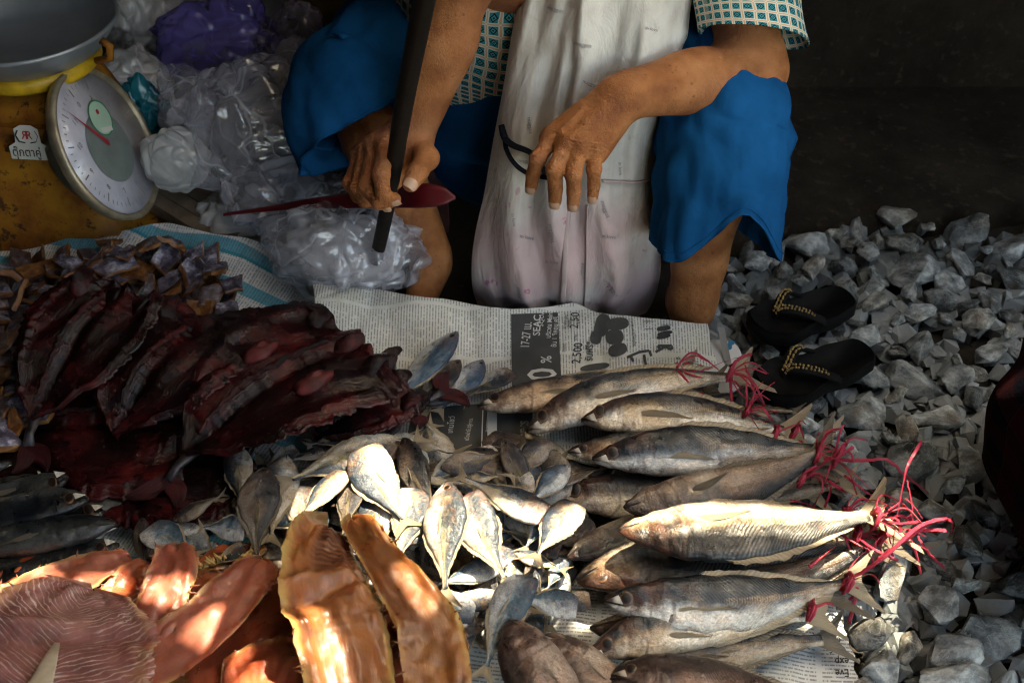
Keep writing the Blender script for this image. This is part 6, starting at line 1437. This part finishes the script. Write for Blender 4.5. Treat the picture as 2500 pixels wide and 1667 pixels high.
# ================================================================ dried chunks
def chunk_mesh(k):
    rr = random.Random(300 + k); n = rr.choice([4, 4, 5]); pts = []
    for i in range(n):
        g = 2 * math.pi * (i + rr.uniform(-.22, .22)) / n + .6; r = rr.uniform(.75, 1.15); pts.append((r * math.cos(g) * 1.15, r * math.sin(g) * .8))
    m_ = []                                         # densify outline
    for i in range(n):
        a, b = pts[i], pts[(i + 1) % n]
        for t in (0, .33, .66): m_.append((lerp(a[0], b[0], t) + rr.uniform(-.03, .03), lerp(a[1], b[1], t) + rr.uniform(-.03, .03)))
    th = rr.uniform(.16, .30); bx, by = rr.uniform(-.35, .35), rr.uniform(-.45, .45); N = len(m_)
    def zt(x, y): return th * .5 - (.10 + .05 * (k % 7)) * x * x + bx * x + by * x * y + .07 * math.sin(7 * x + k)
    V = [Vector((0, 0, zt(0, 0)))]; mi = []; F = []
    for s in (.5, .93): V += [Vector((x * s, y * s, zt(x * s, y * s))) for x, y in m_]
    V += [Vector((x, y, zt(x, y) - .08)) for x, y in m_]; V += [Vector((x * .95, y * .95, zt(x, y) - th)) for x, y in m_]; V.append(Vector((0, 0, -th * .5)))
    for i in range(N):
        j = (i + 1) % N; F.append((0, 1 + i, 1 + j)); mi.append(0)
        for q in range(3): F.append((1 + q * N + i, 1 + (q + 1) * N + i, 1 + (q + 1) * N + j, 1 + q * N + j)); mi.append(0 if q == 0 else 1)
        F.append((1 + 3 * N + i, len(V) - 1, 1 + 3 * N + j)); mi.append(1)
    me = mesh('chunk', V, F, [CHSKIN, CHFLESH], smooth=True, mi=mi)
    try: me.set_sharp_from_angle(angle=R(42))
    except Exception: pass
    return me
CHM = [chunk_mesh(k) for k in range(16)]
CPX = [(-30, 690), (60, 640), (150, 615), (300, 585), (430, 585), (490, 610), (570, 670), (575, 760), (470, 770), (390, 730), (300, 700), (200, 800), (110, 930), (60, 1060), (-40, 1120)]
rs = random.Random(8); pl = []; tries = 0
while len(pl) < 130 and tries < 9000:
    tries += 1; x, y = rs.uniform(-60, 580), rs.uniform(580, 1120)
    if not inpoly(x, y, CPX): continue
    lay = 0 if len(pl) < 65 else 1; dmin = 38 if lay == 0 else 42
    if any(l == lay and (x - a) ** 2 + ((y - b) * 1.25) ** 2 < dmin ** 2 for a, b, l in pl): continue
    g0 = PZ(x, y, .03); z = hz_b(g0.x, g0.y) + (.016 if lay == 0 else .044) + rs.uniform(-.004, .008)
    p = PZ(x, y, z); o = bpy.data.objects.new('dried_chunk', CHM[rs.randrange(16)]); C.objects.link(o)
    s = rs.uniform(.020, .032); o.location = p; o.scale = (s * rs.uniform(.9, 1.3), s, s); o.rotation_euler = (rs.uniform(-.7, .7), rs.uniform(-.6, .6) + (math.pi if rs.random() < .18 else 0), rs.uniform(0, 6.3))
    tag(o, 'brown and violet dried fish chunk lying on top of the heap' if lay else 'brown and violet dried fish chunk low in the heap', 'fish chunk', 'dried fish chunks on the blue newspaper'); pl.append((x, y, lay))

# ================================================================ fillets
def fillet(P, mat, label, th=.009, arch=.010, nu=70, nv=36, rag=.05, seed=0.0, lean=0.0, curlL=.010, curlR=.007, group='orange fish fillets', blunt=.06, name='fillet', fold=0.0):
    """P rows: px, py, z, half width (m)"""
    Q = [tuple(PZ(a, b, z)) + (w_,) for a, b, z, w_ in P]; D = crspline(Q, nu); V = []; uv = []
    Pt = [Vector(d[:3]) for d in D]
    for i, d in enumerate(D):
        p = Pt[i]; t = (Pt[min(i + 1, nu - 1)] - Pt[max(i - 1, 0)]).normalized(); sd_ = Vector((0, 0, 1)).cross(t).normalized(); up = t.cross(sd_); u = i / (nu - 1)
        sd_ = Matrix.Rotation(R(lean), 3, t) @ sd_; up = t.cross(sd_)
        e = min(1, math.sqrt(max(0, 1 - (1 - min(1, u / blunt)) ** 2)) if u < blunt else 1) * (math.sqrt(max(0, 1 - (1 - min(1, (1 - u) / blunt)) ** 2)) if u > 1 - blunt else 1)
        for j in range(nv):
            g = 2 * math.pi * j / nv; c_, s_ = math.cos(g), math.sin(g); w_ = d[3] * max(e, .04) * (1 + rag * nz(u * 9 + seed, 1.0 if c_ > 0 else 7.0) + rag * .6 * nz(u * 34 + seed, 2.0 if c_ > 0 else 8.0))
            x = math.copysign(abs(c_) ** .8, c_); a = x * w_; z = math.copysign(abs(s_) ** 1.9, s_) * 1.25 * th * max(e, .15) * (1 + .5 * nz(u * 5 + seed, x * 2, seed))
            z *= .5; z += .10 * arch * (1 - x * x) + .006 * noise.fractal(Vector((u * 6 + seed, x * 2.5, seed)), 1, 2, 3) + (curlR * max(0, x) ** 2.2 + curlL * max(0, -x) ** 2.2) * (1 + .9 * nz(u * 4, seed + (3 if x > 0 else 0)))
            if fold: z += fold * math.exp(-((u - .40 + .10 * x) / .045) ** 2) * sm(.6, -.6, x) - .5 * fold * math.exp(-((u - .50 + .10 * x) / .05) ** 2) + .5 * fold * abs(nz(u * 3, x * 4, 3.0))
            V.append(p + sd_ * a + up * z); uv.append((u, (x * .5 + .5)))
    F = grid_faces(nu, nv, wrap=True) + [tuple(range(nv)), tuple(range((nu - 1) * nv, nu * nv))[::-1]]
    root = empty(name, (Pt[0].x, Pt[0].y, 0)); tag(root, label, 'fish fillet', group); obj('flesh', V, F, mat, root, uv)
    rr = random.Random(int(seed * 10) + 3); mb = MB()
    for k in range(26):
        i = rr.randrange(3, nu - 3); j = 0 if rr.random() < .5 else nv // 2; q0 = V[i * nv + j]; dr = (q0 - Pt[i]).normalized() * rr.uniform(.0015, .004) + Vector((rr.uniform(-.006, .006), rr.uniform(-.006, .006), rr.uniform(-.002, .002)))
        mb.add(*tube([q0 - dr * .4, q0 + dr * .4, q0 + dr], [.0014, .0010, .0004], 5, flat=.35))
    mb.build('frayed_edge', mat, root)['kind'] = 'stuff'; return root, Pt, D
c6 = lambda x, y: (x / 2.0452, 1050 + y / 2.0452)
def FP(*rows): return [c6(x, y) + (z, w_) for x, y, z, w_ in rows]
def frill(root, pts, n, ln, seed, sz=.004):
    D = crspline(pts, n); mb = MB(); rr = random.Random(seed)
    for k in range(n):
        p = PZ(*D[k]); d = Vector((rr.uniform(-1, 1), rr.uniform(-.3, 1), rr.uniform(-.2, .9))).normalized() * ln * rr.uniform(.5, 1.2); mb.add(*tube([p, p + d * .6, p + d], [sz, sz * .7, sz * .2], 5, flat=.5))
    mb.build('frilled_edge', FRILL, root)['kind'] = 'stuff'
fillet(FP((-120, 900, .05, .022), (20, 790, .055, .024), (200, 690, .058, .022), (400, 650, .056, .018), (640, 650, .05, .012)), FILLET, 'slim orange fillet curving along the rear of the fillets', .010, .012, seed=1.0)
fillet(FP((-160, 1010, .06, .035), (60, 900, .064, .036), (300, 780, .068, .034), (500, 700, .066, .026), (660, 660, .062, .016)), FILLET_P, 'pinkish fillet with a sunny patch behind the ribbed slab', .010, .012, seed=2.0)
f3, _, _ = fillet(FP((760, 690, .062, .016), (650, 780, .066, .024), (590, 880, .066, .026), (560, 980, .062, .026), (520, 1080, .055, .02)), FILLET, 'short brownish fillet wedged beside the upright pink one', .010, .010, seed=3.0)
fillet(FP((1280, 640, .060, .022), (1130, 690, .060, .028), (960, 760, .055, .028), (760, 860, .05, .024), (640, 960, .045, .02)), FILLET, 'shaded wine-coloured fillet behind the pink fillets', .010, .010, seed=4.0)
fb_, _, _ = fillet(FP((1330, 600, .058, .008), (1200, 650, .062, .012), (1080, 680, .060, .012), (940, 720, .055, .010)), FILLET_Y, 'thin fillet edge with a yellow frayed fringe', .008, .006, seed=4.5)
frill(fb_, [c6(1290, 620) + (.072,), c6(1200, 640) + (.074,), c6(1100, 655) + (.072,), c6(1000, 690) + (.068,)], 70, .011, 3, .0028)
fillet(FP((890, 590, .088, .016), (880, 680, .098, .026), (830, 830, .100, .028), (760, 980, .094, .029), (690, 1110, .084, .020)), FILLET_P, 'upright pink fillet with a bright spot of sun', .010, .014, seed=5.0)
fillet(FP((1310, 660, .085, .022), (1220, 780, .096, .032), (1060, 960, .098, .035), (860, 1110, .092, .036), (640, 1240, .085, .034), (440, 1340, .08, .026)), FILLET_P, 'broad pink fillet crossed by a band of sun', .010, .015, seed=6.0)
fillet(FP((1560, 800, .058, .035), (1400, 880, .062, .042), (1200, 1010, .064, .042), (1020, 1160, .060, .036), (880, 1300, .055, .03)), FILLET, 'wide orange fillet under the curled amber one', .010, .012, seed=7.0)
fillet(FP((960, 1120, .055, .02), (860, 1200, .06, .03), (700, 1320, .06, .03)), FILLET_Y, 'greyish fillet edge under the broad pink one', .008, .008, seed=7.5)
fillet(FP((1120, 1290, .070, .030), (1300, 1230, .080, .040), (1500, 1230, .082, .042), (1680, 1290, .075, .03)), FILLET, 'glowing orange fillet at the lower edge', .011, .012, seed=8.0)
fillet(FP((1950, 900, .055, .02), (1940, 1040, .058, .035), (1960, 1200, .06, .04), (1980, 1340, .06, .035)), FILLET, 'rosy fillet in shade between the amber ones', .010, .012, seed=8.6)
fillet(FP((1430, 1180, .045, .03), (1560, 1080, .05, .035), (1640, 980, .05, .03)), FILLET, 'dark fillet in the hollow under the curled one', .010, .010, seed=8.8)
fc_, _, _ = fillet(FP((1640, 500, .110, .030), (1610, 600, .120, .038), (1620, 740, .126, .046), (1660, 880, .126, .054), (1710, 1040, .120, .050), (1770, 1330, .11, .046)), FILLET_C, 'curled amber fillet with rib marks and a folded edge', .0045, .003, 120, 64, seed=9.0, lean=-4, curlL=.026, curlR=-.014, rag=.07, blunt=.02, fold=.018)
fillet(FP((1760, 450, .105, .018), (1860, 590, .112, .022), (2010, 790, .114, .028), (2120, 950, .110, .034), (2170, 1120, .102, .036), (2190, 1340, .095, .034)), FILLET_Y, 'long amber fillet beside the sunlit small fish', .0075, .007, 90, 40, seed=10.0, rag=.05)
fr_, _, _ = fillet(FP((470, 815, .104, .040), (400, 900, .110, .082), (310, 1060, .112, .108), (200, 1260, .110, .116), (120, 1420, .10, .11)), FILLET_R, 'broad ribbed mauve-brown fillet slab in the corner', .008, .004, 120, 72, seed=11.0, rag=.09, curlL=.014, curlR=.008, blunt=.03, fold=.010)
V, F, uv = tube([PZ(*c6(285, 1060), .122), PZ(*c6(250, 1140), .124), PZ(*c6(190, 1290), .122), PZ(*c6(150, 1400), .118)], [.003, .008, .014, .018], 12, flat=.16); obj('bone', V, F, BONE, fr_, uv)
# ================================================================ raffia ties
def tie(knots, strands, label, seed):
    """knots: (px, py, z, r); strands: lists of (px, py, z)"""
    k0 = PZ(*knots[0][:3]); root = empty('raffia_tie', (k0.x, k0.y, 0)); tag(root, label, 'tie', 'red raffia ties'); rr = random.Random(seed)
    for (x, y, z, r) in knots:
        c = PZ(x, y, z); P = [c + Vector((.004 * math.sin(i * .9), r * math.cos(i * .8), r * .8 * math.sin(i * .8))) + Vector((rr.uniform(-.002, .002),) * 3) for i in range(17)]
        V, F, uv = tube(P, .0030, 6, flat=.45); obj('knot', V, F, RAFFIA, root, uv)
        for _ in range(8 if len(strands) > 3 else 1):
            d = Vector((rr.uniform(.1, 1), rr.uniform(-.8, .8), rr.uniform(-.3, .6))).normalized() * rr.uniform(.025, .065); b_ = d.cross(Vector((0, 0, 1))) * rr.uniform(-.4, .4)
            Q = [Vector(q_) for q_ in crspline([c, c + d * .5 + b_ + Vector((0, 0, .006)), c + d + b_ * .4 - Vector((0, 0, .012))], 14)]; V, F, uv = tube(Q, rr.uniform(.0007, .0018), 6, flat=.16, twist=rr.uniform(-2, 2)); obj('strand', V, F, RAFFIA, root, uv)
    for st in strands:
        wd = .60 * st[0] if isinstance(st[0], (int, float)) else .0028; pts = st[1:] if isinstance(st[0], (int, float)) else st
        P = [Vector(p) for p in crspline([PZ(*p) for p in pts], 26)]; P = [p + Vector((0, 0, .003 * nz(i * .7, seed))) for i, p in enumerate(P)]
        V, F, uv = tube(P, [wd * (1 + .25 * nz(i * .5, seed, 3)) for i in range(26)], 6, flat=.18, twist=rr.uniform(-2.5, 2.5)); obj('strand', V, F, RAFFIA, root, uv)
c58 = lambda x, y: (1850 + x * .2551, 1050 + y * .2551)
def ST(wd, *p): return [wd] + [c58(a, b) + (z,) for a, b, z in p]
tie([c58(1120, 850) + (.112, .012), c58(940, 1010) + (.085, .010), c58(1190, 1000) + (.09, .008), c58(830, 800) + (.09, .009)],
    [ST(.0036, (1290, 1120, .09), (1320, 900, .13), (1400, 480, .16), (1440, 330, .17), (1570, 100, .18)), ST(.0040, (860, 1440, .08), (1200, 1220, .11), (1500, 950, .13), (1700, 860, .135), (1860, 870, .12), (1850, 990, .10)), ST(.0032, (1130, 1240, .09), (1400, 1060, .12), (1640, 900, .13), (1840, 840, .13)),
     ST(.0042, (1440, 960, .12), (1650, 950, .125), (1810, 960, .12)), ST(.0024, (1530, 1010, .11), (1600, 1130, .10), (1680, 1220, .08), (1790, 1320, .05)), ST(.0028, (1150, 850, .11), (1350, 890, .12), (1560, 870, .12)), ST(.0014, (1410, 650, .13), (1490, 720, .13), (1580, 850, .12)), ST(.0014, (1430, 480, .15), (1480, 760, .13), (1420, 850, .12)),
     ST(.0030, (800, 1000, .09), (960, 1090, .09), (1180, 1200, .09)), ST(.0040, (490, 1310, .085), (620, 1200, .09), (740, 1110, .09)), ST(.0024, (820, 1420, .07), (930, 1250, .08), (1060, 1140, .08)), ST(.0036, (1180, 1400, .06), (1240, 1280, .08), (1300, 1180, .09)), ST(.0030, (1110, 1150, .09), (1140, 1060, .10), (1210, 990, .10)), ST(.0026, (720, 830, .09), (880, 800, .10), (1050, 800, .11)), ST(.0020, (1380, 700, .12), (1450, 760, .12), (1500, 900, .12))],
    'bright red raffia tie in the sun on the large mackerel tail', 1)
tie([c58(560, 230) + (.105, .012), c58(410, 470) + (.08, .009), c58(730, 280) + (.10, .009)],
    [ST(.0034, (560, 260, .10), (760, 280, .10), (1000, 290, .11), (1230, 280, .11), (1400, 420, .10), (1630, 600, .07)), ST(.0040, (480, 400, .09), (600, 330, .10), (760, 260, .11), (910, 160, .12)), ST(.0044, (720, 260, .11), (770, 180, .13), (820, 130, .13), (800, 220, .12), (740, 280, .11)), ST(.0032, (520, 750, .05), (580, 640, .07), (650, 470, .09), (700, 330, .10)), ST(.0026, (640, 740, .05), (690, 600, .07), (700, 540, .08)),
     ST(.0036, (830, 430, .09), (950, 520, .09), (1050, 600, .08), (1150, 650, .07)), ST(.0028, (1150, 650, .07), (1080, 700, .05), (1060, 760, .04)), ST(.0040, (680, 480, .08), (760, 540, .08), (850, 600, .07)), ST(.0034, (310, 670, .06), (420, 690, .05), (560, 740, .04)), ST(.0030, (380, 520, .08), (430, 430, .09), (560, 340, .10))],
    'crimson raffia tie in the shade on the dark-backed mackerel', 2)
def S7(wd, *p): return [wd] + [c7(a, b) + (z,) for a, b, z in p]
tie([c7(1755, 360) + (.075, .010), c7(2075, 375) + (.10, .011), c7(2170, 590) + (.085, .008)],
    [S7(.0030, (1755, 370, .085), (1800, 310, .095), (1880, 280, .10), (1960, 320, .10), (2010, 360, .095)), S7(.0028, (1830, 400, .08), (1950, 350, .09), (2080, 300, .11), (2190, 280, .11)), S7(.0038, (2080, 360, .11), (2120, 300, .12), (2200, 270, .12), (2150, 320, .11)), S7(.0034, (2080, 400, .10), (2080, 470, .085), (2090, 580, .07)), S7(.0026, (2160, 330, .11), (2200, 430, .09), (2220, 510, .08), (2265, 565, .06)), S7(.0026, (2220, 500, .08), (2190, 560, .08), (2170, 610, .08)), S7(.0036, (2180, 590, .085), (2280, 590, .08), (2352, 605, .08)), S7(.0034, (1940, 570, .07), (2040, 590, .075), (2140, 600, .08)), S7(.0024, (1770, 520, .07), (1840, 500, .075), (1920, 495, .075)), S7(.0030, (2130, 640, .07), (2230, 660, .07), (2320, 640, .07)), S7(.0022, (2100, 420, .09), (2140, 470, .08))],
    'dull pink raffia tie on the rearmost mackerel tails', 3)
c8 = lambda x, y: (1050 + x * .6165, 1050 + y * .6165)
tie([c8(1508, 710) + (.082, .010)], [[.0022] + [c8(a, b) + (z,) for a, b, z in ((1500, 700, .09), (1512, 712, .09), (1518, 722, .085))]], 'small red raffia ring on the nearest mackerel tail', 4)
tie([c8(1650, 605) + (.088, .011)], [[.0042] + [c8(a, b) + (z,) for a, b, z in ((1690, 620, .075), (1680, 680, .06), (1660, 760, .045))], [.0022] + [c8(a, b) + (z,) for a, b, z in ((1650, 610, .085), (1660, 580, .085), (1690, 560, .08))], [.0026] + [c8(a, b) + (z,) for a, b, z in ((1690, 640, .07), (1640, 690, .05), (1620, 700, .04))]], 'red raffia tie with a hanging ribbon on the stained mackerel', 5)
tie([c8(1365, 12) + (.095, .009), c8(1440, 10) + (.09, .007)], [[.0028] + [c8(a, b) + (z,) for a, b, z in ((1365, 15, .09), (1420, 40, .085), (1475, 45, .07))], [.0024] + [c8(a, b) + (z,) for a, b, z in ((1440, 0, .09), (1460, -25, .085), (1480, 30, .07))], [.0022] + [c8(a, b) + (z,) for a, b, z in ((1280, 22, .075), (1330, 20, .08), (1365, 12, .09))]], 'dark red raffia tie on the drooping grey mackerel tail', 6)
